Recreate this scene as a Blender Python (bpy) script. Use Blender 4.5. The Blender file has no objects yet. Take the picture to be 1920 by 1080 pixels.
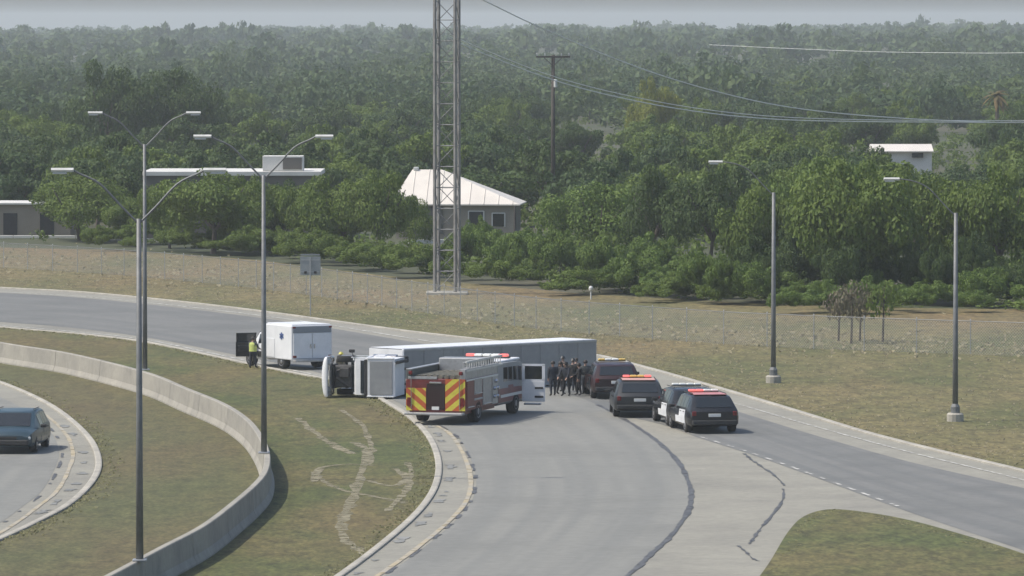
import bpy, bmesh, math, random
import numpy as np
from mathutils import Vector, Matrix
from mathutils.geometry import tessellate_polygon

random.seed(7); RNG = np.random.default_rng(11)
R = math.radians
SC = bpy.context.scene
COL = SC.collection

# ------------------------------------------------------------------ camera
F, CW, CH = 11467.0, 1920.0, 1080.0
CAM_H, HORIZON = 16.9, 45.0
PITCH = math.atan((CH / 2 - HORIZON) / F)
cam_d = bpy.data.cameras.new('camera'); cam = bpy.data.objects.new('camera', cam_d); COL.objects.link(cam)
cam_d.sensor_width = 36.0; cam_d.lens = F / CW * 36.0
cam_d.clip_start = 1.0; cam_d.clip_end = 40000.0
cam.location = (0, 0, CAM_H); cam.rotation_euler = (R(90) - PITCH, 0, 0)
SC.camera = cam

# ------------------------------------------------------------------ sky, sun, exposure
SUN_EL = R(56.0)
SUN_AZ = math.atan2(-0.97, -0.12)         # towards the sun: from the left
w = bpy.data.worlds.new('World'); SC.world = w; w.use_nodes = True
nt = w.node_tree; nt.nodes.clear()
sky = nt.nodes.new('ShaderNodeTexSky'); sky.sky_type = 'NISHITA'; sky.sun_disc = False
sky.sun_elevation = SUN_EL; sky.sun_rotation = SUN_AZ
sky.air_density = 1.0; sky.dust_density = 2.6; sky.ozone_density = 1.5
bg = nt.nodes.new('ShaderNodeBackground'); bg.inputs['Strength'].default_value = 0.135
wo = nt.nodes.new('ShaderNodeOutputWorld')
nt.links.new(sky.outputs[0], bg.inputs[0]); nt.links.new(bg.outputs[0], wo.inputs[0])
sl = bpy.data.lights.new('sun', 'SUN'); sl.energy = 3.15; sl.angle = R(0.8); sl.color = (1.0, 0.94, 0.84)
so = bpy.data.objects.new('sun', sl); COL.objects.link(so)
sd = Vector((math.sin(SUN_AZ) * math.cos(SUN_EL), math.cos(SUN_AZ) * math.cos(SUN_EL), math.sin(SUN_EL)))
so.rotation_euler = sd.to_track_quat('Z', 'Y').to_euler(); so.location = (-60, 250, 80)
SC.view_settings.view_transform = 'Standard'; SC.view_settings.look = 'None'
SC.view_settings.exposure = 0.34; SC.view_settings.gamma = 1.0
SC.cycles.max_bounces = 6; SC.cycles.diffuse_bounces = 3; SC.cycles.glossy_bounces = 2
SC.cycles.transmission_bounces = 3; SC.cycles.volume_bounces = 2; SC.cycles.transparent_max_bounces = 12
SC.cycles.use_denoising = True

# ------------------------------------------------------------------ picture -> place
_fw = Vector((0, math.cos(PITCH), -math.sin(PITCH))); _up = Vector((0, math.sin(PITCH), math.cos(PITCH)))
def ray(px, py):
    return Vector(((px - CW / 2) / F, 0, 0)) + _up * ((CH / 2 - py) / F) + _fw
def at(px, py, z=0.0):
    d = ray(px, py); t = (z - CAM_H) / d.z
    return Vector((d.x * t, d.y * t, z))
def at_depth(px, py, y):
    d = ray(px, py); t = y / d.y
    return Vector((d.x * t, y, CAM_H + d.z * t))
def project(p):
    v = Vector(p) - Vector((0, 0, CAM_H)); dz = v.dot(_fw)
    return (CW / 2 + F * v.x / dz, CH / 2 - F * v.dot(_up) / dz)

# ------------------------------------------------------------------ materials
MATS = {}
def mat(name, col, rough=0.7, col2=None, scale=1.0, metal=0.0, spec=0.5, world=False, detail=6.0, bump=0.0,
        bscale=20.0, emit=None, estr=0.0, lo=0.35, hi=0.65, col3=None, scale3=0.1, lo3=.4, hi3=.6, stretch=None, fine=0.0, mid=0.0, mscale=.7):
    if name in MATS: return MATS[name]
    m = bpy.data.materials.new(name); m.use_nodes = True; n = m.node_tree; b = n.nodes['Principled BSDF']
    b.inputs['Roughness'].default_value = rough; b.inputs['Metallic'].default_value = metal
    b.inputs['Specular IOR Level'].default_value = spec
    c = tuple(col) + (1,)
    b.inputs['Base Color'].default_value = c
    if col2 or bump or col3 or fine:
        if world:
            g = n.nodes.new('ShaderNodeNewGeometry'); co = g.outputs['Position']
        else:
            g = n.nodes.new('ShaderNodeTexCoord'); co = g.outputs['Object']
        if stretch:
            mp = n.nodes.new('ShaderNodeMapping'); mp.inputs['Scale'].default_value = stretch
            n.links.new(co, mp.inputs[0]); co = mp.outputs[0]
        def noise(s, d=detail):
            t = n.nodes.new('ShaderNodeTexNoise'); t.inputs['Scale'].default_value = s; t.inputs['Detail'].default_value = d
            t.inputs['Roughness'].default_value = .62
            n.links.new(co, t.inputs['Vector']); return t.outputs['Fac']
        def ramp(src, a, z):
            t = n.nodes.new('ShaderNodeMapRange'); t.inputs[1].default_value = a; t.inputs[2].default_value = z
            n.links.new(src, t.inputs[0]); return t.outputs[0]
        def mix(f, a, bb, typ='MIX'):
            t = n.nodes.new('ShaderNodeMix'); t.data_type = 'RGBA'; t.blend_type = typ
            n.links.new(f, t.inputs[0])
            for sock, v in ((t.inputs[6], a), (t.inputs[7], bb)):
                if isinstance(v, tuple): sock.default_value = v
                else: n.links.new(v, sock)
            return t.outputs[2]
        cur = c
        if col2: cur = mix(ramp(noise(scale), lo, hi), c, tuple(col2) + (1,))
        if col3: cur = mix(ramp(noise(scale3, 5.0), lo3, hi3), cur, tuple(col3) + (1,))
        for fine_, fs in ((fine, bscale), (mid, mscale)):
            if not fine_: continue
            f = ramp(noise(fs, 3.0), .3, .7)
            t = n.nodes.new('ShaderNodeMapRange'); t.inputs[3].default_value = 1 - fine_; t.inputs[4].default_value = 1 + fine_
            n.links.new(f, t.inputs[0])
            vm = n.nodes.new('ShaderNodeVectorMath'); vm.operation = 'SCALE'
            if isinstance(cur, tuple): vm.inputs[0].default_value = cur[:3]
            else: n.links.new(cur, vm.inputs[0])
            n.links.new(t.outputs[0], vm.inputs['Scale']); cur = vm.outputs[0]
        if not isinstance(cur, tuple): n.links.new(cur, b.inputs['Base Color'])
        if bump:
            bp = n.nodes.new('ShaderNodeBump'); bp.inputs['Strength'].default_value = bump; bp.inputs['Distance'].default_value = .05
            n.links.new(noise(bscale), bp.inputs['Height']); n.links.new(bp.outputs[0], b.inputs['Normal'])
    if emit:
        b.inputs['Emission Color'].default_value = tuple(emit) + (1,); b.inputs['Emission Strength'].default_value = estr
    MATS[name] = m; return m

def foliage(name, a, b_, c_):
    m = bpy.data.materials.new(name); m.use_nodes = True; n = m.node_tree; p = n.nodes['Principled BSDF']
    at_ = n.nodes.new('ShaderNodeAttribute'); at_.attribute_name = 'tint'
    oi = n.nodes.new('ShaderNodeObjectInfo')
    m1 = n.nodes.new('ShaderNodeMix'); m1.data_type = 'RGBA'; m1.inputs[6].default_value = a + (1,); m1.inputs[7].default_value = b_ + (1,)
    n.links.new(at_.outputs['Fac'], m1.inputs[0])
    m2 = n.nodes.new('ShaderNodeMix'); m2.data_type = 'RGBA'; m2.inputs[7].default_value = c_ + (1,)
    mr = n.nodes.new('ShaderNodeMapRange'); mr.inputs[3].default_value = 0.0; mr.inputs[4].default_value = .75
    n.links.new(oi.outputs['Random'], mr.inputs[0]); n.links.new(mr.outputs[0], m2.inputs[0]); n.links.new(m1.outputs[2], m2.inputs[6])
    n.links.new(m2.outputs[2], p.inputs['Base Color'])
    p.inputs['Roughness'].default_value = .65; p.inputs['Specular IOR Level'].default_value = .25
    tr = n.nodes.new('ShaderNodeBsdfTranslucent'); n.links.new(m2.outputs[2], tr.inputs[0])
    ms = n.nodes.new('ShaderNodeMixShader'); ms.inputs[0].default_value = .28
    n.links.new(p.outputs[0], ms.inputs[1]); n.links.new(tr.outputs[0], ms.inputs[2])
    n.links.new(ms.outputs[0], n.nodes['Material Output'].inputs[0])
    MATS[name] = m; return m

M_GROUND = mat('earth', (0.055, 0.063, 0.029), .95, (0.042, 0.055, 0.022), .05, world=True, col3=(0.071, 0.067, 0.038), scale3=.012, fine=.25, bscale=1.2)
M_VERGE = mat('dry_verge_grass', (0.142, 0.117, 0.048), .95, (0.082, 0.086, 0.027), .11, world=True, lo=.38, hi=.62,
              col3=(0.153, 0.106, 0.046), scale3=.035, lo3=.46, hi3=.64, fine=.42, bscale=4.5, mid=.34, mscale=1.3, stretch=(1, .35, 1))
M_MEDIAN = mat('median_grass', (0.114, 0.094, 0.034), .95, (0.064, 0.075, 0.020), .16, world=True, lo=.34, hi=.60,
               col3=(0.120, 0.088, 0.036), scale3=.05, lo3=.5, hi3=.7, fine=.40, bscale=6.0, mid=.34, mscale=1.7, stretch=(1, .35, 1))
M_INNER = mat('inner_grass', (0.097, 0.084, 0.034), .95, (0.075, 0.079, 0.028), .13, world=True, lo=.38, hi=.64,
              col3=(0.097, 0.073, 0.032), scale3=.06, lo3=.5, hi3=.7, fine=.34, bscale=6.0, mid=.28, mscale=1.6, stretch=(1, .35, 1))
M_CONC = mat('shoulder_concrete', (0.264, 0.254, 0.211), .9, (0.221, 0.212, 0.180), .35, world=True, col3=(0.179, 0.173, 0.150), scale3=.09, lo3=.52, hi3=.75, fine=.10, bscale=3.0)
M_KERB = mat('kerb_concrete', (.403, .379, .321), .9, (.290, .276, .239), .5, world=True, fine=.12, bscale=3.0)
def asphalt(name, base, light, dark):
    m = bpy.data.materials.new(name); m.use_nodes = True; n = m.node_tree; b = n.nodes['Principled BSDF']
    b.inputs['Roughness'].default_value = .85
    uv = n.nodes.new('ShaderNodeUVMap'); uv.uv_map = 'UVMap'
    mp = n.nodes.new('ShaderNodeMapping'); mp.inputs['Scale'].default_value = (9.0, .35, 1)
    n.links.new(uv.outputs[0], mp.inputs[0])
    t = n.nodes.new('ShaderNodeTexNoise'); t.inputs['Scale'].default_value = 1.0; t.inputs['Detail'].default_value = 4
    n.links.new(mp.outputs[0], t.inputs['Vector'])
    r1 = n.nodes.new('ShaderNodeMapRange'); r1.inputs[1].default_value = .38; r1.inputs[2].default_value = .62; n.links.new(t.outputs[0], r1.inputs[0])
    x1 = n.nodes.new('ShaderNodeMix'); x1.data_type = 'RGBA'; x1.inputs[6].default_value = base + (1,); x1.inputs[7].default_value = light + (1,)
    n.links.new(r1.outputs[0], x1.inputs[0])
    g = n.nodes.new('ShaderNodeNewGeometry')
    t2 = n.nodes.new('ShaderNodeTexNoise'); t2.inputs['Scale'].default_value = .16; t2.inputs['Detail'].default_value = 6
    n.links.new(g.outputs['Position'], t2.inputs['Vector'])
    r2 = n.nodes.new('ShaderNodeMapRange'); r2.inputs[1].default_value = .48; r2.inputs[2].default_value = .72; n.links.new(t2.outputs[0], r2.inputs[0])
    x2 = n.nodes.new('ShaderNodeMix'); x2.data_type = 'RGBA'; x2.inputs[7].default_value = dark + (1,)
    n.links.new(r2.outputs[0], x2.inputs[0]); n.links.new(x1.outputs[2], x2.inputs[6])
    t3 = n.nodes.new('ShaderNodeTexNoise'); t3.inputs['Scale'].default_value = 2.2; t3.inputs['Detail'].default_value = 4
    n.links.new(g.outputs['Position'], t3.inputs['Vector'])
    r3 = n.nodes.new('ShaderNodeMapRange'); r3.inputs[3].default_value = .80; r3.inputs[4].default_value = 1.20; n.links.new(t3.outputs[0], r3.inputs[0])
    vm = n.nodes.new('ShaderNodeVectorMath'); vm.operation = 'SCALE'; n.links.new(x2.outputs[2], vm.inputs[0]); n.links.new(r3.outputs[0], vm.inputs['Scale'])
    n.links.new(vm.outputs[0], b.inputs['Base Color'])
    MATS[name] = m; return m
M_ROAD = asphalt('main_asphalt', (0.134, 0.137, 0.131), (0.162, 0.162, 0.152), (0.118, 0.121, 0.115))
M_RAMP = asphalt('ramp_asphalt', (0.178, 0.179, 0.164), (0.207, 0.205, 0.184), (0.165, 0.165, 0.150))
M_PAINT = mat('white_road_paint', (0.554, 0.546, 0.504), .8, (0.336, 0.332, 0.311), 1.2, world=True, lo=.42, hi=.7)
M_YELLOW = mat('faded_yellow_paint', (.40, .335, .21), .8, (.31, .295, .255), .6, world=True)
M_TAR = mat('tar_seam', (.05, .05, .053), .6, (.11, .11, .108), 1.5, world=True); soften_later = M_TAR
M_TRACK = mat('worn_earth', (.245, .22, .145), .95, (.17, .155, .095), .5, world=True)
def soften(m, lo, hi, sc):
    n = m.node_tree; b = n.nodes['Principled BSDF']; g = n.nodes.new('ShaderNodeNewGeometry'); t = n.nodes.new('ShaderNodeTexNoise')
    t.inputs['Scale'].default_value = sc; t.inputs['Detail'].default_value = 5; n.links.new(g.outputs['Position'], t.inputs['Vector'])
    r = n.nodes.new('ShaderNodeMapRange'); r.inputs[1].default_value = lo; r.inputs[2].default_value = hi; n.links.new(t.outputs[0], r.inputs[0])
    n.links.new(r.outputs[0], b.inputs['Alpha'])
soften(M_TRACK, .30, .56, 2.4); soften(M_YELLOW, .18, .48, 1.2); soften(M_TAR, .26, .44, 3.0); soften(M_PAINT, .34, .56, 2.0)
M_BARRIER = mat('barrier_concrete', (.323, .304, .258), .9, (.250, .237, .206), .5, world=True, col3=(.194, .185, .165), scale3=.8, lo3=.55, hi3=.8, fine=.1, bscale=4)
M_GALV = mat('galvanised_steel', (.42, .43, .44), .5, (.33, .34, .35), 3, metal=.6)
M_GALVD = mat('weathered_steel', (.20, .205, .205), .6, (.15, .155, .155), 3, metal=.35)
M_LAMP = mat('lamp_housing', (.62, .62, .59), .45, (.52, .52, .49), 4)
M_LENS = mat('lamp_lens', (.5, .52, .52), .2)
M_WOOD = mat('creosote_wood', (.045, .038, .032), .85, (.07, .06, .05), 4)
M_BARK = mat('bark', (.075, .062, .05), .95, (.12, .10, .08), 3, bump=.4)
M_BLACK = mat('black_paint', (.012, .013, .016), .22, (.018, .019, .022), 2)
M_DARKB = mat('dark_blue_paint', (.022, .045, .06), .32, (.03, .055, .07), 2)
M_WHITEP = mat('white_vehicle_paint', (.72, .73, .74), .4, (.64, .65, .66), 1.5)
M_SILVER = mat('trailer_skin', (0.289, 0.294, 0.292), .5, (0.231, 0.236, 0.241), .6, fine=.06, bscale=3)
M_RED = mat('fire_red_paint', (.17, .030, .028), .35, (.13, .026, .024), 1.5)
M_MAROON = mat('dark_red_paint', (.028, .014, .015), .3, (.03, .011, .011), 1.5)
M_GLASS = mat('dark_window_glass', (.012, .016, .018), .08, spec=.8)
M_TYRE = mat('tyre_rubber', (.018, .018, .018), .9, (.028, .027, .026), 6)
M_RIM = mat('wheel_alloy', (.35, .35, .36), .4, (.28, .28, .29), 5, metal=.7)
M_TRIM = mat('black_plastic', (.02, .02, .021), .7, (.03, .03, .03), 6)
M_CHROME = mat('polished_metal', (.6, .6, .6), .25, (.5, .5, .5), 5, metal=.9)
M_TAIL = mat('tail_light_red', (.14, .010, .010), .25)
M_BEACON = mat('lit_red_beacon', (.7, .08, .07), .3, emit=(1.0, .22, .20), estr=.7)
M_BEACONW = mat('beacon_clear', (.8, .8, .75), .3)
M_AMBER = mat('amber_lens', (.75, .50, .12), .35)
M_HEAD = mat('headlight_lens', (.6, .62, .62), .15)
M_CHY = mat('chevron_yellow', (.62, .55, .06), .5, (.52, .45, .05), 4)
M_CHR = mat('chevron_red', (.48, .11, .03), .5, (.40, .08, .025), 4)
M_PLATE = mat('number_plate', (.65, .65, .62), .5)
M_STEELP = mat('treadplate', (.45, .45, .45), .4, (.35, .35, .35), 6, metal=.6)
M_ENGINE = mat('engine_metal', (.035, .034, .034), .6, (.075, .07, .065), 5)
M_SKIN = mat('skin', (.36, .22, .16), .6)
M_HAIR = mat('dark_hair', (.02, .015, .012), .6, (.035, .025, .02), 8)
M_BOOT = mat('boot_leather', (.015, .014, .013), .6)
M_ROOF = mat('pale_metal_roof', (.68, .63, .56), .5, (.58, .54, .48), .4)
M_STUCCO = mat('grey_siding', (.235, .205, .165), .9, (.29, .255, .205), .4)
M_STUCCOW = mat('white_siding', (.62, .61, .57), .8, (.52, .51, .48), .5)
M_TEAL = mat('teal_panel', (.10, .092, .078), .6, (.125, .115, .10), .8)
M_WIRE = mat('aluminium_cable', (.62, .63, .60), .5)
M_WIREM = mat('fence_wire', (.36, .37, .37), .6, metal=.4)
M_SIGNB = mat('sign_back', (.30, .32, .32), .6, (.25, .27, .27), 3, metal=.4)
M_LATL = mat('lattice_steel', (.32, .31, .29), .6, (.20, .19, .18), 1.5, metal=.3)
M_LEAF = foliage('leaf_mesquite', (.078, .130, .024), (.160, .215, .044), (.115, .165, .030))
M_LEAFD = foliage('leaf_dark_oak', (.044, .080, .022), (.088, .130, .034), (.062, .100, .026))
M_LEAFB = foliage('leaf_bright', (.090, .150, .030), (.155, .225, .048), (.120, .180, .038))
M_LEAFY = foliage('leaf_yellow', (.19, .22, .035), (.25, .26, .045), (.16, .19, .04))
M_LEAFR = foliage('leaf_palm', (.10, .10, .035), (.26, .20, .07), (.20, .13, .06))
M_LEAFP = foliage('leaf_bare_twigs', (.20, .16, .13), (.26, .21, .17), (.14, .14, .08))
M_LEAFF = foliage('leaf_far_wood', (.040, .078, .028), (.098, .140, .046), (.060, .100, .034))
M_WEED = foliage('dry_weeds', (.36, .31, .21), (.27, .255, .155), (.31, .28, .18))

# ------------------------------------------------------------------ object helpers
def link(o, parent=None):
    COL.objects.link(o)
    if parent is not None: o.parent = parent
    return o
def tag(o, label, cat, group=None):
    o['label'] = label; o['category'] = cat
    if group: o['group'] = group
    return o
def struct(o): o['kind'] = 'structure'; return o
def empty(name, loc=(0, 0, 0), rz=0.0, scale=(1, 1, 1)):
    o = bpy.data.objects.new(name, None); o.empty_display_size = .3
    o.location = loc; o.rotation_euler = (0, 0, rz); o.scale = scale
    return link(o)
def mesh_obj(name, verts, faces, m, parent=None, smooth=False):
    me = bpy.data.meshes.new(name); me.from_pydata([tuple(v) for v in verts], [], faces); me.update()
    for mm in (m if isinstance(m, (list, tuple)) else [m]): me.materials.append(mm)
    if smooth: me.polygons.foreach_set('use_smooth', [True] * len(me.polygons))
    return link(bpy.data.objects.new(name, me), parent)

class MB:
    """collects shapes for ONE mesh object"""
    def __init__(s): s.v = []; s.f = []; s.mi = []; s.cur = 0
    def add(s, v, f):
        k = len(s.v); s.v += [tuple(p) for p in v]; s.f += [tuple(i + k for i in q) for q in f]; s.mi += [s.cur] * len(f); return s
    def box(s, c, d, bev=0.0, rot=None):
        x, y, z = d[0] / 2, d[1] / 2, d[2] / 2
        if bev <= 0:
            v = [(-x, -y, -z), (x, -y, -z), (x, y, -z), (-x, y, -z), (-x, -y, z), (x, -y, z), (x, y, z), (-x, y, z)]
            f = [(0, 3, 2, 1), (4, 5, 6, 7), (0, 1, 5, 4), (1, 2, 6, 5), (2, 3, 7, 6), (3, 0, 4, 7)]
        else:
            bm = bmesh.new(); bmesh.ops.create_cube(bm, size=1.0)
            for vv in bm.verts: vv.co = Vector((vv.co.x * 2 * x, vv.co.y * 2 * y, vv.co.z * 2 * z))
            bmesh.ops.bevel(bm, geom=bm.edges[:], offset=min(bev, x * .9, y * .9, z * .9), segments=2, affect='EDGES', profile=.5)
            bm.verts.index_update()
            v = [tuple(q.co) for q in bm.verts]; f = [tuple(q.index for q in fc.verts) for fc in bm.faces]; bm.free()
        if rot is not None: v = [tuple(rot @ Vector(p)) for p in v]
        return s.add([(p[0] + c[0], p[1] + c[1], p[2] + c[2]) for p in v], f)
    def tube(s, pts, r, n=8, cap=True):
        pts = [Vector(p) for p in pts]; rr = r if isinstance(r, (list, tuple)) else [r] * len(pts)
        rings = []; 
        for i, p in enumerate(pts):
            t = (pts[min(i + 1, len(pts) - 1)] - pts[max(i - 1, 0)]).normalized()
            a = Vector((0, 0, 1)) if abs(t.z) < .9 else Vector((1, 0, 0))
            u = t.cross(a).normalized(); w_ = t.cross(u).normalized()
            rings.append([p + (u * math.cos(2 * math.pi * k / n) + w_ * math.sin(2 * math.pi * k / n)) * rr[i] for k in range(n)])
        v = [q for rg in rings for q in rg]; f = []
        for i in range(len(pts) - 1):
            for k in range(n):
                f.append((i * n + k, i * n + (k + 1) % n, (i + 1) * n + (k + 1) % n, (i + 1) * n + k))
        if cap: f.append(tuple(range(n - 1, -1, -1))); f.append(tuple(range((len(pts) - 1) * n, len(pts) * n)))
        return s.add(v, f)
    def lathe(s, prof, axis_o, axis, n=16):
        ax = Vector(axis).normalized(); a = Vector((0, 0, 1)) if abs(ax.z) < .9 else Vector((1, 0, 0))
        u = ax.cross(a).normalized(); w_ = ax.cross(u).normalized(); o = Vector(axis_o); v = []; f = []
        for (r, h) in prof:
            for k in range(n): v.append(o + ax * h + (u * math.cos(2 * math.pi * k / n) + w_ * math.sin(2 * math.pi * k / n)) * r)
        for i in range(len(prof) - 1):
            for k in range(n): f.append((i * n + k, i * n + (k + 1) % n, (i + 1) * n + (k + 1) % n, (i + 1) * n + k))
        f.append(tuple(range(n - 1, -1, -1))); f.append(tuple(range((len(prof) - 1) * n, len(prof) * n)))
        return s.add(v, f)
    def prism(s, poly, a0, a1, axis='x'):
        n = len(poly); v = []
        for a in (a0, a1):
            for (p, q) in poly: v.append({'x': (a, p, q), 'y': (p, a, q), 'z': (p, q, a)}[axis])
        f = [tuple(range(n))[::-1], tuple(range(n, 2 * n))] + [(k, (k + 1) % n, n + (k + 1) % n, n + k) for k in range(n)]
        return s.add(v, f)
    def quad(s, a, b, c, d, th=0.0, nrm=None):
        if th <= 0: return s.add([a, b, c, d], [(0, 1, 2, 3)])
        a, b, c, d = map(Vector, (a, b, c, d)); nn = Vector(nrm) if nrm else (b - a).cross(d - a).normalized()
        o = nn * th
        return s.add([a, b, c, d, a + o, b + o, c + o, d + o], [(3, 2, 1, 0), (4, 5, 6, 7), (0, 1, 5, 4), (1, 2, 6, 5), (2, 3, 7, 6), (3, 0, 4, 7)])
    def build(s, name, m, parent=None, smooth=False):
        o = mesh_obj(name, s.v, s.f, m, parent, smooth)
        if isinstance(m, (list, tuple)): o.data.polygons.foreach_set('material_index', s.mi)
        bm = bmesh.new(); bm.from_mesh(o.data); bmesh.ops.recalc_face_normals(bm, faces=bm.faces[:]); bm.to_mesh(o.data); bm.free()
        return o

def catmull(pts, k=6):
    P = [Vector(p) for p in pts]; out = []
    for i in range(len(P) - 1):
        a = P[max(i - 1, 0)]; b = P[i]; c = P[i + 1]; d = P[min(i + 2, len(P) - 1)]
        for j in range(k):
            t = j / k
            out.append(.5 * ((2 * b) + (c - a) * t + (2 * a - 5 * b + 4 * c - d) * t * t + (3 * b - a - 3 * c + d) * t ** 3))
    out.append(P[-1]); return out
def gpts(px, z=0.0, k=6):
    return catmull([at(x, y, 0.0) + Vector((0, 0, z)) for x, y in px], k)
def sheet(name, pts, z, m, parent=None):
    v = [Vector((p.x, p.y, z)) for p in pts]
    tris = tessellate_polygon([v]); f = []
    for t in tris:
        a, b, c = (v[i] for i in t)
        f.append(tuple(t) if (b - a).cross(c - a).z > 0 else tuple(reversed(t)))
    return mesh_obj(name, v, f, m, parent)
def ribbon(name, pts, width, z, m, parent=None, wob=0.0):
    v = []; f = []
    for i, p in enumerate(pts):
        t = (pts[min(i + 1, len(pts) - 1)] - pts[max(i - 1, 0)]); t.z = 0; t.normalize(); nrm = Vector((-t.y, t.x, 0))
        ww = width * (1 + wob * random.uniform(-1, 1)); oo = nrm * wob * width * random.uniform(-.3, .3)
        v += [p + nrm * ww / 2 + oo, p - nrm * ww / 2 + oo]
        v[-1].z = v[-2].z = z
        if i: f.append((2 * i - 1, 2 * i + 1, 2 * i, 2 * i - 2))
    return mesh_obj(name, v, f, m, parent)
def loft(name, A, B, z, m, n=8):
    v = []; f = []; uv = []; d = 0
    for i in range(len(A)):
        if i: d += ((A[i] + B[i]) / 2 - (A[i - 1] + B[i - 1]) / 2).length
        for k in range(n + 1):
            p = A[i].lerp(B[i], k / n); v.append((p.x, p.y, z)); uv.append((k / n, d / 20))
    for i in range(len(A) - 1):
        for k in range(n):
            a = i * (n + 1) + k; f.append((a, a + 1, a + n + 2, a + n + 1))
    o = mesh_obj(name, v, f, m); L = o.data.uv_layers.new(name='UVMap')
    for lp in o.data.loops: L.data[lp.index].uv = uv[lp.vertex_index]
    bm = bmesh.new(); bm.from_mesh(o.data); bmesh.ops.recalc_face_normals(bm, faces=bm.faces[:])
    if bm.faces[:][0].normal.z < 0: bmesh.ops.reverse_faces(bm, faces=bm.faces[:])
    bm.to_mesh(o.data); bm.free()
    return o

# ================================================================== THE SETTING
def smooth(t): t = min(1, max(0, t)); return t * t * (3 - 2 * t)
def terrain(x, y):
    if y < 560: return 0.0
    side = 6.3 + 2.8 * smooth((x / max(y, 1) + .08) / .16)
    return side * smooth((y - 560) / 2600.0) + .8 * smooth((y - 900) / 900) * math.sin(x / 130.0 + y / 310.0)
ys = [-600, -200, 0, 100, 200, 300, 400, 500, 560]
yy = 560
while yy < 12000: yy *= 1.045; ys.append(yy)
xs = sorted(set([-9000, -5000, -2500, -1400] + list(range(-900, 901, 60)) + [1400, 2500, 5000, 9000]))
gv = [(x, y, terrain(x, y)) for y in ys for x in xs]; nx = len(xs)
gf = [(j * nx + i, j * nx + i + 1, (j + 1) * nx + i + 1, (j + 1) * nx + i) for j in range(len(ys) - 1) for i in range(nx - 1)]
struct(mesh_obj('ground', gv, gf, M_GROUND))

TG = [(-260, 522), (-60, 537), (22, 542), (150, 549), (300, 563), (450, 580), (600, 600), (760, 622), (900, 638), (1000, 650), (1120, 668),
      (1200, 688), (1300, 716), (1400, 745), (1500, 775), (1620, 812), (1760, 848), (1900, 881), (1990, 905), (2200, 965)]
GL = [(-260, 588), (-60, 608), (22, 617), (150, 628), (272, 643), (380, 665), (480, 687), (560, 703), (640, 718), (690, 737), (735, 762),
      (770, 785), (800, 815), (818, 850), (822, 890), (805, 935), (755, 990), (640, 1080), (480, 1180)]
GORE = [(1330, 1190), (1395, 1120), (1440, 1062), (1478, 1000), (1510, 970), (1560, 958), (1640, 966), (1720, 982), (1820, 1010), (1900, 1035), (2010, 1072), (2200, 1130)]
WALL = [(-260, 596), (-120, 620), (22, 645), (130, 662), (272, 697), (350, 728), (420, 757), (465, 787), (490, 820), (501, 852), (497, 882),
        (478, 907), (440, 940), (380, 985), (300, 1027), (200, 1080), (60, 1150)]
WALL_H = 1.02
tg = gpts(TG); gl = gpts(GL); gore = gpts(GORE)
wall_c = catmull([at(x, y, WALL_H) for x, y in WALL], 8)
for p in wall_c: p.z = 0

far_edge = [at(2400, 585), at(2000, 582), at(1700, 578), at(1420, 570), at(1100, 552), at(860, 530), at(700, 515), at(480, 488), at(250, 470), at(-600, 452)]
struct(sheet('verge', tg + far_edge, .02, M_VERGE))
struct(sheet('median_grass', gl + [Vector((p.x, p.y, 0)) for p in reversed(wall_c)], .02, M_MEDIAN))
LO = [(-260, 640), (-60, 700), (22, 727), (100, 765), (160, 815), (184, 860), (176, 900), (130, 947), (60, 985), (22, 1003), (-60, 1040), (-200, 1110)]
LI = [(-260, 655), (-60, 722), (10, 750), (60, 778), (98, 815), (110, 846), (106, 872), (80, 920), (40, 953), (0, 982), (-80, 1030), (-210, 1105)]
lo_ = gpts(LO); li_ = gpts(LI)
struct(sheet('inner_grass', [Vector((p.x, p.y, 0)) for p in wall_c] + list(reversed(lo_)), .02, M_INNER))
struct(sheet('gore_grass', gore + [at(2300, 1300), at(1300, 1300)], .062, M_MEDIAN))
# paved sheet under everything
struct(sheet('pavement', tg + [at(2300, 1300), at(300, 1300)] + list(reversed(gl)), .024, M_CONC))
struct(sheet('exit_ramp_shoulder', lo_ + [at(-700, 1105), at(-700, 640)], .024, M_CONC))
struct(sheet('exit_ramp_lane', li_ + [at(-640, 1100), at(-640, 650)], .030, M_RAMP))
for o in (bpy.data.objects['exit_ramp_lane'],):
    L = o.data.uv_layers.new(name='UVMap')
    for lp in o.data.loops:
        c = o.data.vertices[lp.vertex_index].co; L.data[lp.index].uv = (c.x / 9, c.y / 40)

MAIN = [((-260, 533), (-260, 578)), ((-60, 548), (-60, 600)), ((22, 551), (22, 606)), ((150, 559), (150, 617)), ((300, 574), (290, 636)), ((450, 592), (430, 664)),
        ((600, 613), (580, 695)), ((760, 640), (735, 742)), ((900, 664), (880, 755)), ((1000, 683), (1000, 760)), ((1120, 707), (1120, 772)),
        ((1230, 732), (1240, 797)), ((1300, 748), (1310, 822)), ((1400, 778), (1410, 854)), ((1520, 815), (1530, 897)), ((1700, 866), (1700, 960)),
        ((1900, 912), (1900, 1027)), ((1990, 935), (1990, 1058)), ((2200, 990), (2200, 1125))]
struct(loft('main_road', gpts([a for a, b in MAIN]), gpts([b for a, b in MAIN]), .030, M_ROAD))
RAMP = [((640, 706), (860, 690)), ((735, 750), (1000, 722)), ((792, 784), (1095, 750)), ((838, 806), (1165, 784)), ((862, 826), (1220, 818)),
        ((883, 864), (1265, 858)), ((893, 906), (1290, 900)), ((880, 948), (1296, 938)), ((832, 998), (1265, 1000)), ((732, 1074), (1180, 1078)), ((560, 1180), (1050, 1180))]
ra = gpts([a for a, b in RAMP]); rb = gpts([b for a, b in RAMP])
struct(loft('ramp_road', ra, rb, .036, M_RAMP))

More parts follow.
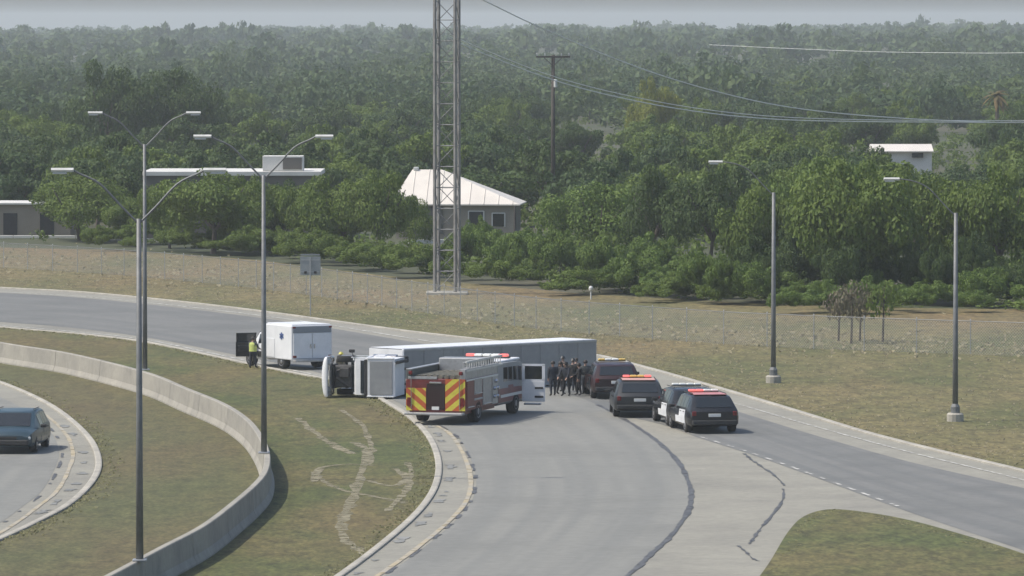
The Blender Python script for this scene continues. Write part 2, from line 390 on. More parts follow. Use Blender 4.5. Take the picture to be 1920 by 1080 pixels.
# seams, cracks and painted lines
seam = gpts([(1120, 760), (1168, 786), (1222, 821), (1266, 861), (1289, 901), (1296, 937), (1285, 970), (1255, 1010), (1215, 1046), (1180, 1079), (1050, 1181)], k=10)
struct(ribbon('tar_seam', seam, .20, .044, M_TAR, wob=.35))
for pts in ([(1395, 852), (1415, 868), (1452, 893), (1470, 912)], [(1469, 918), (1466, 942), (1440, 976), (1420, 1000), (1405, 1022)], [(1385, 1025), (1410, 1048), (1422, 1054)]):
    struct(ribbon('pavement_crack', gpts(pts, k=8), .10, .040, M_TAR, wob=.8))
for (a, b) in (((1320, 938), (1440, 941)), ((1330, 992), (1420, 994)), ((1310, 905), (1400, 897))):
    struct(ribbon('pavement_crack', gpts([a, b], k=8), .025, .040, M_TAR, wob=.5))
yl = [ra[i] + (ra[i] - rb[i]).normalized() * .20 for i in range(16, len(ra))]
struct(ribbon('edge_line', yl, .17, .044, M_YELLOW, wob=.15))
yl2 = [ra[i] + (ra[i] - rb[i]).normalized() * .02 for i in range(16, len(ra))]
def dashes(name, pts, width, z, m, on, off, wob=0.1, rnd=0.0):
    jit = jit2 = 1.0; acc = 0; cur = []; state = True
    for i in range(len(pts) - 1):
        a, b = pts[i], pts[i + 1]; n = max(1, int((b - a).length / .25))
        for k in range(n):
            p = a.lerp(b, k / n); st = acc < on * jit
            if acc > on * jit + off * jit2: acc = 0; jit = random.uniform(1 - rnd, 1 + rnd); jit2 = random.uniform(1 - rnd, 1 + rnd)
            if st: cur.append(p)
            elif cur:
                if len(cur) > 2: struct(ribbon(name, cur[::2] + [cur[-1]], width, z, m, wob=wob))
                cur = []
            acc += (b - a).length / n
    if len(cur) > 2: struct(ribbon(name, cur, width, z, m, wob=wob))
dashes('gutter_joint', yl2, .13, .048, M_TAR, 2.6, 2.2, .5, .75)
gut = [gl[i] + Vector((.45, .1, 0)) for i in range(66, len(gl))]
dashes('gutter_stain', gut, .26, .040, mat('damp_stain', (.13, .135, .13), .9, (.25, .25, .235), .8, world=True), 1.6, 3.0, .8, .8)
struct(ribbon('edge_line', [Vector((p.x, p.y, 0)) for p in gpts([(-260, 531), (-60, 546), (22, 549.5), (150, 557), (300, 571), (450, 588), (600, 608), (760, 634), (900, 656)])], .22, .044, M_PAINT, wob=.1))
struct(ribbon('edge_line', gpts([(1290, 733), (1400, 764), (1520, 799), (1700, 848), (1900, 897), (2100, 950)]), .12, .044, M_PAINT, wob=.1))
dashes('lane_line', gpts([(1285, 812), (1400, 848), (1500, 883), (1630, 931), (1700, 957)]), .13, .044, M_PAINT, 1.6, .8)
struct(ribbon('edge_line', gpts([(-260, 584), (-60, 605), (22, 613), (150, 624), (272, 638), (380, 660), (480, 681), (560, 698), (640, 713), (690, 731)]), .20, .044, M_PAINT, wob=.1))
# kerb of the ramps: a real step
def kerb(name, pts, m, h=.10, wd=.25):
    v = []; f = []
    for i, p in enumerate(pts):
        t = (pts[min(i + 1, len(pts) - 1)] - pts[max(i - 1, 0)]); t.z = 0; t.normalize(); nn = Vector((-t.y, t.x, 0))
        for (o, z) in ((-wd / 2, .0), (-wd / 2, h * .8), (-wd / 2 + .04, h), (wd / 2 - .04, h), (wd / 2, h * .8), (wd / 2, 0.0)):
            v.append((p.x + nn.x * o, p.y + nn.y * o, z))
        if i:
            for k in range(5): a = (i - 1) * 6 + k; f.append((a, a + 1, a + 7, a + 6))
    o = mesh_obj(name, v, f, m)
    bm = bmesh.new(); bm.from_mesh(o.data); bmesh.ops.recalc_face_normals(bm, faces=bm.faces[:]); bm.to_mesh(o.data); bm.free()
    return struct(o)
kerb('kerb', gl, M_KERB); kerb('kerb', lo_, M_KERB)
kerb('kerb', tg, M_KERB, .10, .3)
dashes('gutter_stain', [p + Vector((-.55, 0, 0)) for p in lo_[22:60]], .30, .040, MATS['damp_stain'], 1.8, 2.8, .8, .8)
dashes('gutter_joint', [p + Vector((.12, 0, 0)) for p in li_[18:60]], .11, .040, M_TAR, 2.6, 2.2, .5, .75)
struct(ribbon('edge_line', [p + Vector((.55, 0, 0)) for p in li_[18:62]], .15, .040, M_YELLOW, wob=.2))
# tyre tracks worn into the median grass
for k, pts in enumerate(([(665, 830), (690, 850), (672, 905), (655, 950), (640, 985), (655, 1020), (690, 1042)], [(560, 785), (590, 812), (625, 835), (662, 852)],
            [(690, 902), (740, 912), (770, 890), (765, 868)], [(590, 885), (610, 905), (650, 922), (700, 932), (760, 945)], [(742, 880), (768, 905), (750, 935), (725, 960)],
            [(640, 770), (680, 800), (700, 850)], [(590, 905), (600, 880), (650, 872), (700, 874)])):
    struct(ribbon('worn_track', gpts(pts, k=8), (.36 if k < 2 else .26), .026 + .0012 * k, M_TRACK, wob=.5))

# concrete barrier on the median: cast segments with open joints
def barrier():
    root = tag(empty('concrete_barrier', wall_c[len(wall_c) // 2]), 'long curved pale concrete barrier wall sweeping round between the ramps', 'barrier')
    base = root.location.copy()
    acc = [0]
    for i in range(1, len(wall_c)): acc.append(acc[-1] + (wall_c[i] - wall_c[i - 1]).length)
    def pt(s):
        s = min(max(s, 0), acc[-1]); i = 0
        while i < len(acc) - 2 and acc[i + 1] < s: i += 1
        t = (s - acc[i]) / max(1e-6, acc[i + 1] - acc[i]); return wall_c[i].lerp(wall_c[i + 1], t)
    prof = [(-.26, 0), (-.26, .08), (-.16, .30), (-.115, WALL_H - .03), (-.09, WALL_H), (.09, WALL_H), (.115, WALL_H - .03), (.16, .30), (.26, .08), (.26, 0)]
    seg = 9.0; s = 0.0
    while s < acc[-1] - .5:
        e = min(s + seg - .05, acc[-1]); m = MB(); n = 9; v = []; f = []
        for k in range(n + 1):
            a = s + (e - s) * k / n; p = pt(a); t = (pt(a + .6) - pt(a - .6)).normalized(); nn = Vector((-t.y, t.x, 0))
            for (o, z) in prof: v.append(tuple(p + nn * o + Vector((0, 0, z)) - base))
        q = len(prof)
        for k in range(n):
            for j in range(q - 1): a = k * q + j; f.append((a, a + 1, a + q + 1, a + q))
        f.append(tuple(range(q))); f.append(tuple(range(n * q, n * q + q))[::-1])
        m.add(v, f); m.build('barrier_segment', M_BARRIER, root); s += seg
    return root
barrier()

# ================================================================== LIGHT POLES
def lamp_pole(px, base_py, base_z, top_py, sides, label, arm=2.42, thick=.115, lum_px=None):
    b = at(px, base_py, base_z); hh = at_depth(px, top_py, b.y).z - base_z
    root = tag(empty('street_light', b), label, 'street light', 'street lights along the ramps')
    m = MB(); m.tube([(0, 0, 0), (0, 0, .35 * hh), (0, 0, hh - 1.45)], [thick, thick * .85, thick * .62], 10); m.build('pole', M_GALVD, root, True)
    MB().box((0, 0, .03), (.42, .42, .06), .02).build('base_plate', M_GALV, root)
    if base_z < .5: MB().lathe([(.36, -.02), (.36, .30), (.30, .36)], (0, 0, 0), (0, 0, 1), 14).build('footing', M_KERB, root); MB().lathe([(.20, .36), (.20, .62), (.13, .75)], (0, 0, 0), (0, 0, 1), 10).build('transformer_base', M_GALVD, root)
    for s in sides:
        pts = [(0, 0, hh - 1.6), (s * .5, 0, hh - 1.1), (s * 1.15, 0, hh - .42), (s * 1.75, 0, hh - .12), (s * (arm - .45), 0, hh)]
        MB().tube(catmull(pts, 5), (.034 if len(sides) > 1 else .026), 7).build('arm', M_GALVD, root, True)
        lm = MB(); x0 = s * (arm - .5); L = .66
        lm.prism([(-.11, -.01), (.11, -.01), (.14, .05), (.09, .11), (-.09, .11), (-.14, .05)], min(x0, x0 + s * L), max(x0, x0 + s * L), 'x')
        lum = lm.build('luminaire', M_LAMP, root); lum.location = (0, 0, hh - .06)
        MB().box((x0 + s * L * .62, 0, -.045), (.42, .24, .05), .02).build('lens', M_LENS, lum)
    return root
lamp_pole(262, 1052, WALL_H, 318, (-1, 1), 'nearest tall double-armed grey light pole standing on the barrier at lower left')
lamp_pole(495, 850, WALL_H, 255, (-1, 1), 'double-armed grey light pole at the sharpest bend of the barrier')
lamp_pole(272, 694, WALL_H, 211, (-1, 1), 'farthest double-armed grey light pole on the barrier, before the main road')
lamp_pole(1450, 718, .02, 303, (-1,), 'single-armed light pole on the right verge, beyond the patrol vehicles', arm=2.9, thick=.13)
lamp_pole(1791, 790, .02, 335, (-1,), 'single-armed light pole on the right verge, nearest the right edge', arm=2.9, thick=.13)

# ================================================================== LATTICE MAST AND CABLES
TB = at(838, 552)
def lattice_mast():
    root = tag(empty('lattice_mast', TB), 'tall narrow lattice steel mast on a concrete pad beyond the fence', 'mast')
    Hh = 34.0; r = .92; ang = [R(35 + 90 * k) for k in range(4)]; C = [(r * math.cos(a), r * math.sin(a)) for a in ang]
    for (x, y) in C: MB().tube([(x, y, .1), (x * .98, y * .98, Hh)], .125, 6).build('leg', M_LATL, root)
    n = 26; dz = Hh / n
    for k in range(4):
        x0, y0 = C[k]; x1, y1 = C[(k + 1) % 4]
        for j in range(n):
            a, b = (x0, y0), (x1, y1)
            if j % 2: a, b = b, a
            MB().tube([(a[0], a[1], .15 + j * dz), (b[0], b[1], .15 + (j + 1) * dz)], 0.024, 4).build('diagonal_brace', M_GALVD, root)
            if j: MB().tube([(x0, y0, .15 + j * dz), (x1, y1, .15 + j * dz)], .026, 4).build('cross_brace', M_GALVD, root)
    MB().box((0, 0, .06), (2.6, 2.6, .24), .05).build('concrete_pad', M_KERB, root)
lattice_mast()

PP = at(1037, 418); 
def wood_pole():
    hh = at_depth(1037, 103, PP.y).z
    root = tag(empty('utility_pole', PP), 'tall dark wooden utility pole with a crossarm rising out of the trees', 'utility pole')
    MB().tube([(0, 0, 0), (0, 0, hh)], [.21, .15], 10).build('pole', M_WOOD, root, True)
    MB().box((0, -.18, hh - .16), (2.9, .12, .15), .02).build('crossarm', M_WOOD, root)
    for x in (-1.35, -.7, .7, 1.35): MB().lathe([(.03, 0), (.06, .05), (.045, .12), (.06, .17), (.03, .22)], (x, -.18, hh - .085), (0, 0, 1), 8).build('insulator', M_GALV, root)
    MB().lathe([(.12, 0), (.15, .04), (.15, .62), (.11, .68)], (.20, -.30, hh - 2.75), (0, 0, 1), 12).build('transformer', M_LAMP, root)
    for s in (-1, 1): MB().tube([(s * .75, -.18, hh - .24), (0, -.16, hh - .95)], .03, 5).build('arm_brace', M_WOOD, root)
    return hh
wood_pole()
def cable(label, px, d0, d1, r):
    n = len(px); pts = [at_depth(x, y, d0 + (d1 - d0) * i / (n - 1)) for i, (x, y) in enumerate(px)]
    c = catmull(pts, 6); o = c[0]
    m = MB(); m.tube([p - o for p in c], r, 5)
    ob = m.build('power_cable', M_WIRE, None); ob.location = o
    tag(ob, label, 'cable', 'power cables'); return ob
cable('lower pale power cable running from the lattice mast past the wooden pole', [(843, 72), (900, 98), (1040, 151), (1180, 187), (1320, 211), (1460, 224), (1620, 228), (1780, 229), (1920, 229), (2300, 222)], TB.y - .3, 470, .038)
cable('second pale power cable just above the lower one by the wooden pole', [(844, 64), (900, 90), (1040, 144), (1180, 180), (1320, 205), (1460, 219), (1620, 224.5), (1780, 226), (1920, 226), (2300, 220)], TB.y + .3, 474, .030)
cable('upper pale power cable dropping from the top of the mast to the right edge', [(846, -30), (930, 12), (1010, 50), (1150, 109), (1280, 154), (1420, 190), (1540, 209), (1680, 221), (1800, 227), (1920, 230), (2300, 229)], TB.y, 470, .038)
cable('faint far power cable running level above the right-hand woods', [(1330, 84), (1480, 91), (1640, 97), (1780, 99), (1920, 99), (2300, 92)], 760, 620, .030)

# ================================================================== FENCE AND SIGN
FENCE = [(-260, 487), (-60, 499), (22, 504), (250, 519), (480, 542), (640, 563), (800, 588), (1010, 618), (1290, 642), (1480, 653), (1700, 662), (1990, 672), (2200, 678)]
def fence():
    fp = gpts(FENCE, k=10); o = fp[len(fp) // 2].copy(); Hf = 1.75
    root = tag(empty('chain_link_fence', o), 'grey chain-link fence running along the verge below the trees', 'fence')
    acc = [0]
    for i in range(1, len(fp)): acc.append(acc[-1] + (fp[i] - fp[i - 1]).length)
    def pt(s):
        i = 0; s = min(max(s, 0), acc[-1])
        while i < len(acc) - 2 and acc[i + 1] < s: i += 1
        t = (s - acc[i]) / max(1e-6, acc[i + 1] - acc[i]); return fp[i].lerp(fp[i + 1], t) - o
    post = MB(); post.tube([(0, 0, 0), (0, 0, Hf + .06)], .024, 6); post.lathe([(.04, 0), (.02, .05)], (0, 0, Hf + .06), (0, 0, 1), 6)
    me = None; s = 0.0
    while s < acc[-1]:
        if me is None: ob = post.build('post', M_GALV, root); me = ob.data
        else: ob = link(bpy.data.objects.new('post', me), root)
        ob.location = pt(s); e = min(s + 3.2, acc[-1])
        MB().tube([pt(s) + Vector((0, 0, Hf)), pt(e) + Vector((0, 0, Hf))], .022, 5).build('top_rail', M_GALVD, root)
        s += 3.2
    wm = MB(); st = .16; k = 0; s = 0.0; t = .005
    v = []; f = []
    while s < acc[-1] - Hf:
        for d in (1, -1):
            a = pt(s if d > 0 else s + Hf) + Vector((0, 0, .05)); b = pt(s + Hf if d > 0 else s) + Vector((0, 0, Hf))
            n0 = len(v); off = Vector((0, 0, t * 1.4))
            v += [tuple(a - off), tuple(b - off), tuple(b + off), tuple(a + off)]; f.append((n0, n0 + 1, n0 + 2, n0 + 3))
        s += st
    wm.add(v, f); ob = mesh_obj('wire_mesh', wm.v, wm.f, M_WIREM, root); ob['kind'] = 'stuff'
fence()

def road_sign():
    b = at(582, 592); root = tag(empty('road_sign', b), 'grey back of a square road sign on a thin post beside the far verge', 'sign')
    top = at_depth(582, 481, b.y).z; bot = at_depth(582, 516, b.y).z
    MB().tube([(0, 0, 0), (0, 0, top - .03)], .035, 6).build('post', M_GALV, root)
    MB().box((0, .06, (top + bot) / 2), (1.18, .02, top - bot), .008).build('panel', M_SIGNB, root)
    for z in (top - .2, bot + .2): MB().box((0, .038, z), (1.05, .02, .05)).build('rail', M_GALV, root)
    for x in (-.28, .28): MB().box((x, .02, bot + .16), (.16, .06, .14), .02).build('bracket', M_TRIM, root)
    MB().box((0, .06, top + .10), (1.1, .02, .09)).build('header_strip', M_SIGNB, root)
road_sign()
mk = MB(); mk.lathe([(.05, 0), (.05, .55), (.13, .58), (.15, .72), (.10, .82), (.03, .85)], (0, 0, 0), (0, 0, 1), 10)
o = mk.build('utility_marker', M_LAMP); o.location = at(1108, 562); tag(o, 'small white-capped utility marker among the green shrubs', 'marker')

# ================================================================== TREES
def crown_cards(rng, n, card, lobes, zlo=.30, flat=1.0):
    """leaf clumps through an uneven crown: unit radius sideways, z 0..1"""
    V = np.zeros((n, 4, 3)); T = np.zeros(n)
    L = len(lobes); wts = np.array([l[3] ** 2 for l in lobes]); wts /= wts.sum()
    ids = rng.choice(L, n, p=wts)
    c = np.array([l[:3] for l in lobes])[ids]; r = np.array([l[3] for l in lobes])[ids]
    d = rng.normal(size=(n, 3)); d /= np.linalg.norm(d, axis=1)[:, None]
    rad = r * (.55 + .5 * rng.random(n) ** .6)
    p = c + d * rad[:, None] * np.array([1, 1, .62 * flat])
    nn = d + rng.normal(size=(n, 3)) * .55 + np.array([0, 0, .35]); nn /= np.linalg.norm(nn, axis=1)[:, None]
    a = np.cross(nn, rng.normal(size=(n, 3))); a /= np.linalg.norm(a, axis=1)[:, None]; b = np.cross(nn, a)
    s = card * (.55 + .9 * rng.random(n))[:, None]
    V[:, 0] = p - a * s; V[:, 1] = p - b * s * .6; V[:, 2] = p + a * s; V[:, 3] = p + b * s * .6
    V[:, :, 2] *= 1.0
    T = np.clip(.5 + .28 * rng.normal(size=n) + .18 * np.sin(ids * 2.4), 0, 1)
    return V, T
def lobes_for(rng, k, zlo=.34):
    out = []
    for i in range(k):
        a = rng.random() * 2 * math.pi; q = math.sqrt(rng.random()) * .72
        z = zlo + (1 - zlo) * (.18 + .60 * rng.random()) * (1 - .35 * q)
        out.append((q * math.cos(a), q * math.sin(a), z, .20 + .19 * rng.random()))
    for i in range(7):
        a = rng.random() * 2 * math.pi; q = .66 + .36 * rng.random(); out.append((q * math.cos(a), q * math.sin(a), .38 + .5 * rng.random(), .10 + .09 * rng.random()))
    for i in range(3):
        a = rng.random() * 2 * math.pi; q = .45 * rng.random(); out.append((q * math.cos(a), q * math.sin(a), .90 + .08 * rng.random(), .12 + .08 * rng.random()))
    out.append((0, 0, .72, .34)); return out
def cards_mesh(name, V, T, m):
    n = len(V); me = bpy.data.meshes.new(name)
    me.vertices.add(4 * n); me.vertices.foreach_set('co', V.reshape(-1))
    me.loops.add(4 * n); me.loops.foreach_set('vertex_index', np.arange(4 * n, dtype=np.int32))
    me.polygons.add(n); me.polygons.foreach_set('loop_start', np.arange(0, 4 * n, 4, dtype=np.int32)); me.polygons.foreach_set('loop_total', np.full(n, 4, dtype=np.int32))
    me.update(); me.validate()
    at_ = me.attributes.new('tint', 'FLOAT', 'POINT'); at_.data.foreach_set('value', np.repeat(T, 4).astype(np.float32))
    me.materials.append(m); return me
def trunk_mesh(name, rng, k=5, lean=.1):
    m = MB(); fx, fy = rng.normal() * lean, rng.normal() * lean
    m.tube([(0, 0, -.02), (fx * .4, fy * .4, .14), (fx, fy, .34)], [.055, .042, .034], 7)
    for i in range(k):
        a = 2 * math.pi * (i + rng.random() * .6) / k; q = .40 + .3 * rng.random()
        mid = (fx + .45 * q * math.cos(a), fy + .45 * q * math.sin(a), .46 + .06 * rng.random())
        end = (fx + q * math.cos(a), fy + q * math.sin(a), .62 + .22 * rng.random())
        m.tube([(fx * .9, fy * .9, .28 + .03 * rng.random()), mid, end], [.030, .020, .008], 5)
    me_o = m.build(name, M_BARK); me = me_o.data; bpy.data.objects.remove(me_o); return me
TREE = []
for k in range(12):
    fine_ = k >= 7
    lb = lobes_for(RNG, (15 if fine_ else 12) + k % 4); V, T = crown_cards(RNG, 17000 if fine_ else 9500, .022 if fine_ else .030, lb); TREE.append((V, T, trunk_mesh('trunk', RNG)))
CROWN = {}
def crown_obj(k, m, root):
    if k not in CROWN: CROWN[k] = cards_mesh('crown', TREE[k][0], TREE[k][1], M_LEAF)
    c = link(bpy.data.objects.new('crown', CROWN[k]), root); c.material_slots[0].link = 'OBJECT'; c.material_slots[0].material = m
    return c
def tree(name, x, y, wd, ht, m, label, group, cat='tree', k=None, z=None, trunk=True, sx=1.0):
    k = random.randrange(7) if k is None else k
    root = tag(empty(name, (x, y, terrain(x, y) if z is None else z), random.uniform(0, 6.28)), label, cat, group)
    c = crown_obj(k, m, root); c.scale = (wd / 2, wd / 2, ht)
    if trunk:
        t = link(bpy.data.objects.new('trunk', TREE[k][2]), root); t.scale = (wd / 2 * .9, wd / 2 * .9, ht)
    return root
OCC = []
def tree_px(px, py, wpx, top, m, label, group=None, name='tree', cat='tree', k=None, trunk=True):
    b = at(px, py); s = F / b.y; OCC.append((b.x, b.y, wpx / s / 2))
    return tree(name, b.x, b.y, wpx / s, at_depth(px, top, b.y).z, m, label, group, cat, k, trunk=trunk)

# trees one can tell apart along the front of the woods
near = [
 (150, 452, 230, 330, M_LEAF, 'small round green tree in front of the grey building at far left'),
 (250, 458, 120, 372, M_LEAF, 'small green tree just left of the wide tree by the flat-roofed building'),
 (400, 476, 250, 322, M_LEAF, 'wide spreading green tree in front of the white flat-roofed building'),
 (318, 466, 130, 338, M_LEAF, 'green tree at the left end of the flat-roofed building'),
 (470, 472, 160, 330, M_LEAF, 'green tree overlapping the right side of the wide spreading tree'),
 (768, 476, 100, 372, M_LEAF, 'small green tree below the left eave of the metal-roofed house'),
 (520, 470, 120, 345, M_LEAFD, 'dark green tree between two wide trees beside the white yard post'),
 (578, 476, 120, 336, M_LEAF, 'green tree at the right end of the flat-roofed building'),
 (640, 490, 190, 335, M_LEAF, 'green tree standing above the square road sign'),
 (712, 492, 170, 322, M_LEAF, 'green tree hiding the left half of the metal-roofed house'),
 (1118, 492, 225, 345, M_LEAFB, 'bright green rounded tree just right of the metal-roofed house'),
 (1235, 500, 180, 320, M_LEAFD, 'dark green tree immediately right of the bright rounded tree'),
 (1330, 505, 190, 318, M_LEAFD, 'dark green tree left of the farther single-armed light pole'),
 (1440, 548, 200, 345, M_LEAF, 'green tree right behind the farther single-armed light pole'),
 (1600, 566, 300, 305, M_LEAF, 'large spreading tree with a forked trunk behind the bare saplings'),
 (1535, 520, 220, 300, M_LEAFB, 'bright green tree crown just left of the large forked tree'),
 (1735, 545, 220, 330, M_LEAF, 'green tree between the large forked tree and the nearest right light pole'),
 (1870, 548, 230, 318, M_LEAF, 'leafy green tree right of the nearest right light pole'),
 (1985, 540, 200, 330, M_LEAF, 'leafy green tree cut by the right edge of the picture'),
 (70, 330, 200, 218, M_LEAF, 'green tree behind the grey building at far left'),
 (335, 320, 190, 132, M_LEAFD, 'tall dark oak crown, right one of the dark pair at upper left'),
 (215, 322, 190, 128, M_LEAFD, 'tall dark oak crown, left one of the dark pair at upper left'),
 (1222, 300, 110, 152, M_LEAFY, 'yellow-green tree standing out in the woods below the upper cable'),
]
for i, (px, py, wp, top, m, lab) in enumerate(near): tree_px(px, py, wp, top, m, lab, 'trees along the front of the woods', k=7 + i % 5)
# low shrubs behind the fence
def shrub_line(n, x0, x1, yf, h0, h1, label, group, m, seed):
    rs = random.Random(seed)
    for i in range(n):
        px = x0 + (x1 - x0) * (i + rs.random() * .9) / n; py = yf(px) + rs.uniform(-14, 10)
        tree_px(px, py, rs.uniform(60, 120), py - rs.uniform(h0, h1), m, label, group, 'shrub', 'shrub', trunk=False)
shrub_line(26, 870, 1420, lambda x: 505 + (x - 870) * .125, 45, 100, 'low green shrub in the thicket right of the lattice mast', 'shrubs right of the mast', M_LEAFB, 3)
shrub_line(14, 880, 1420, lambda x: 535 + (x - 870) * .075, 28, 55, 'low green shrub in the front row of the thicket right of the mast', 'front shrubs right of the mast', M_LEAF, 4)
shrub_line(30, 1400, 2010, lambda x: 562 + (x - 1430) * .004, 60, 125, 'low dark shrub beneath the trees at the right', 'shrubs beneath the right-hand trees', M_LEAFD, 5)
shrub_line(14, 540, 860, lambda x: 486 + (x - 540) * .13, 35, 70, 'low green shrub between the road sign and the lattice mast', 'shrubs left of the mast', M_LEAF, 6)
shrub_line(16, 180, 560, lambda x: 462 + (x - 180) * .055, 22, 58, 'small green shrub in front of the flat-roofed building', 'shrubs by the flat-roofed building', M_LEAF, 8)

shrub_line(24, 1400, 2010, lambda x: 580 + (x - 1430) * .002, 36, 74, 'low bright green shrub in the front row below the right-hand trees', 'front shrubs below the right-hand trees', M_LEAFB, 15)
# woods behind: single trees as far as one can tell them apart, then one mass
KEEP = [((736, 300, 985, 452), 470), ((262, 288, 606, 330), 486), ((1632, 262, 1756, 281), 655), ((486, 286, 575, 330), 490), ((15, 372, 120, 446), 470)]
BLD = [(at(870, 450), 9), (at(430, 446), 16), (at(60, 446), 8), (Vector((42.0, 652, 0)), 4.5)]
def allowed(x, y, wd, ht):
    if any((x - b.x) ** 2 + (y - b.y) ** 2 < (q + wd / 2) ** 2 for b, q in BLD): return False
    z = terrain(x, y); a = project((x - wd / 2, y, z)); t = project((x + wd / 2, y, z + ht))
    for (rx0, ry0, rx1, ry1), d in KEEP:
        if y < d and a[0] < rx1 and t[0] > rx0 and t[1] < ry1 and a[1] > ry0: return False
    return True
rs = random.Random(21); cnt = 0; tries = 0; placed = []
ZONES = [(330, 'left of the double-armed light poles'), (640, 'behind the flat-roofed building'), (880, 'behind the lattice mast'), (1180, 'around the wooden utility pole'),
         (1400, 'below the cables right of the wooden pole'), (1640, 'between the two right-hand light poles'), (9999, 'around the white long building at right')]
while cnt < 262 and tries < 16000:
    tries += 1
    y = 455 * (1150 / 455) ** rs.random(); x = (rs.random() - .5) * .20 * y
    wd = rs.uniform(6, 11); ht = rs.uniform(4.6, 6.8)
    if y < 480 and -25 < x < 60: pass
    px, py = project((x, y, terrain(x, y)))
    if not (-120 < px < 2040): continue
    lim = 440 if px < 560 else (455 if px < 1000 else 480)
    if py > lim: continue
    if not allowed(x, y, wd, ht): continue
    if any((x - a) ** 2 + (y - b) ** 2 < (.30 * (wd + c)) ** 2 for a, b, c in placed): continue
    if any((x - a) ** 2 + (y - b) ** 2 < (.5 * wd + .5 * c) ** 2 for a, b, c in OCC): continue
    placed.append((x, y, wd)); cnt += 1
    z = next(i for i, q in enumerate(ZONES) if px < q[0]); far = y > 680
    m = rs.choice([M_LEAF, M_LEAFD, M_LEAFD, M_LEAFF] if z < 4 else [M_LEAF, M_LEAF, M_LEAFD, M_LEAFF])
    ph = 'hazy tree in farther woods ' if far else 'green tree in nearer woods '
    tree('tree', x, y, wd, ht, m, ph + ZONES[z][1], ('farther woods ' if far else 'nearer woods ') + ZONES[z][1])
# the far wood
def far_wood():
    Vs = []; Ts = []; tm = []
    for k in range(5): tm.append(crown_cards(RNG, 540, .062, lobes_for(RNG, 12, .12)))
    for k in range(5): tm.append(crown_cards(RNG, 150, .15, lobes_for(RNG, 9, .12)))
    n = 0; rr = random.Random(5)
    while n < 2900:
        y = 900 * (5200 / 900) ** (rr.random() ** .85); x = (rr.random() - .5) * (.26 * y + 120)
        wd = rr.uniform(8, 15) * (1 + y / 9000); ht = rr.uniform(4.6, 7.6) * (1.0 + .4 * (rr.random() < .08)) + 2.0 * max(0, math.sin(x / 38 + 1.3) * math.sin(x / 17.0)) * (y > 2500)
        if not allowed(x, y, wd, ht): continue
        V, T = tm[rr.randrange(5) + (5 if y > 1700 else 0)]; a = rr.random() * 6.28; c, s = math.cos(a), math.sin(a)
        P = V.copy(); X = P[:, :, 0] * c - P[:, :, 1] * s; Y = P[:, :, 0] * s + P[:, :, 1] * c
        P[:, :, 0] = X * wd / 2 + x; P[:, :, 1] = Y * wd / 2 + y; P[:, :, 2] = P[:, :, 2] * ht + terrain(x, y) - .3
        Vs.append(P); Ts.append(np.clip(T * .6 + rr.uniform(-.25, .75), 0, 1)); n += 1
    me = cards_mesh('far_wood', np.concatenate(Vs), np.concatenate(Ts), M_LEAFF)
    o = link(bpy.data.objects.new('far_wood', me)); o['kind'] = 'stuff'; tag(o, 'distant hazy green woodland stretching to the skyline', 'woodland')
far_wood()

def undergrowth():
    Vs = []; Ts = []; rr = random.Random(9); tm = [crown_cards(RNG, 105, .105, lobes_for(RNG, 7, .05)) for k in range(4)]; n = 0
    EDGE = [(-300, 452), (250, 462), (480, 478), (700, 505), (860, 522), (1100, 550), (1420, 574), (1700, 584), (2300, 588)]
    while n < 3000:
        y = 330 * (1300 / 330) ** rr.random(); x = (rr.random() - .5) * (.20 * y + 40)
        px, py = project((x, y, terrain(x, y)))
        if not (-300 < px < 2250) or py > interp(EDGE, px): continue
        wd = rr.uniform(1.6, 4.4); ht = rr.uniform(.7, 2.5)
        if py > interp(EDGE, px) - 30: ht *= .6
        if not allowed(x, y, wd, ht) or (x - TB.x) ** 2 + (y - TB.y) ** 2 < 9: continue
        V, T = tm[rr.randrange(4)]; P = V.copy(); a = rr.random() * 6.28; c, s_ = math.cos(a), math.sin(a)
        X = P[:, :, 0] * c - P[:, :, 1] * s_; Y = P[:, :, 0] * s_ + P[:, :, 1] * c
        P[:, :, 0] = X * wd / 2 + x; P[:, :, 1] = Y * wd / 2 + y; P[:, :, 2] = P[:, :, 2] * ht + terrain(x, y) - .1
        Vs.append(P); Ts.append(np.clip(T + rr.uniform(-.4, .4), 0, 1)); n += 1
    o = link(bpy.data.objects.new('undergrowth', cards_mesh('undergrowth', np.concatenate(Vs), np.concatenate(Ts), M_LEAF))); o['kind'] = 'stuff'
    tag(o, 'dense low green undergrowth filling the woods between the trees', 'undergrowth')
def interp(pl, px):
    for (a, b) in zip(pl, pl[1:]):
        if a[0] <= px <= b[0]: return a[1] + (b[1] - a[1]) * (px - a[0]) / (b[0] - a[0])
    return pl[-1][1]
undergrowth()

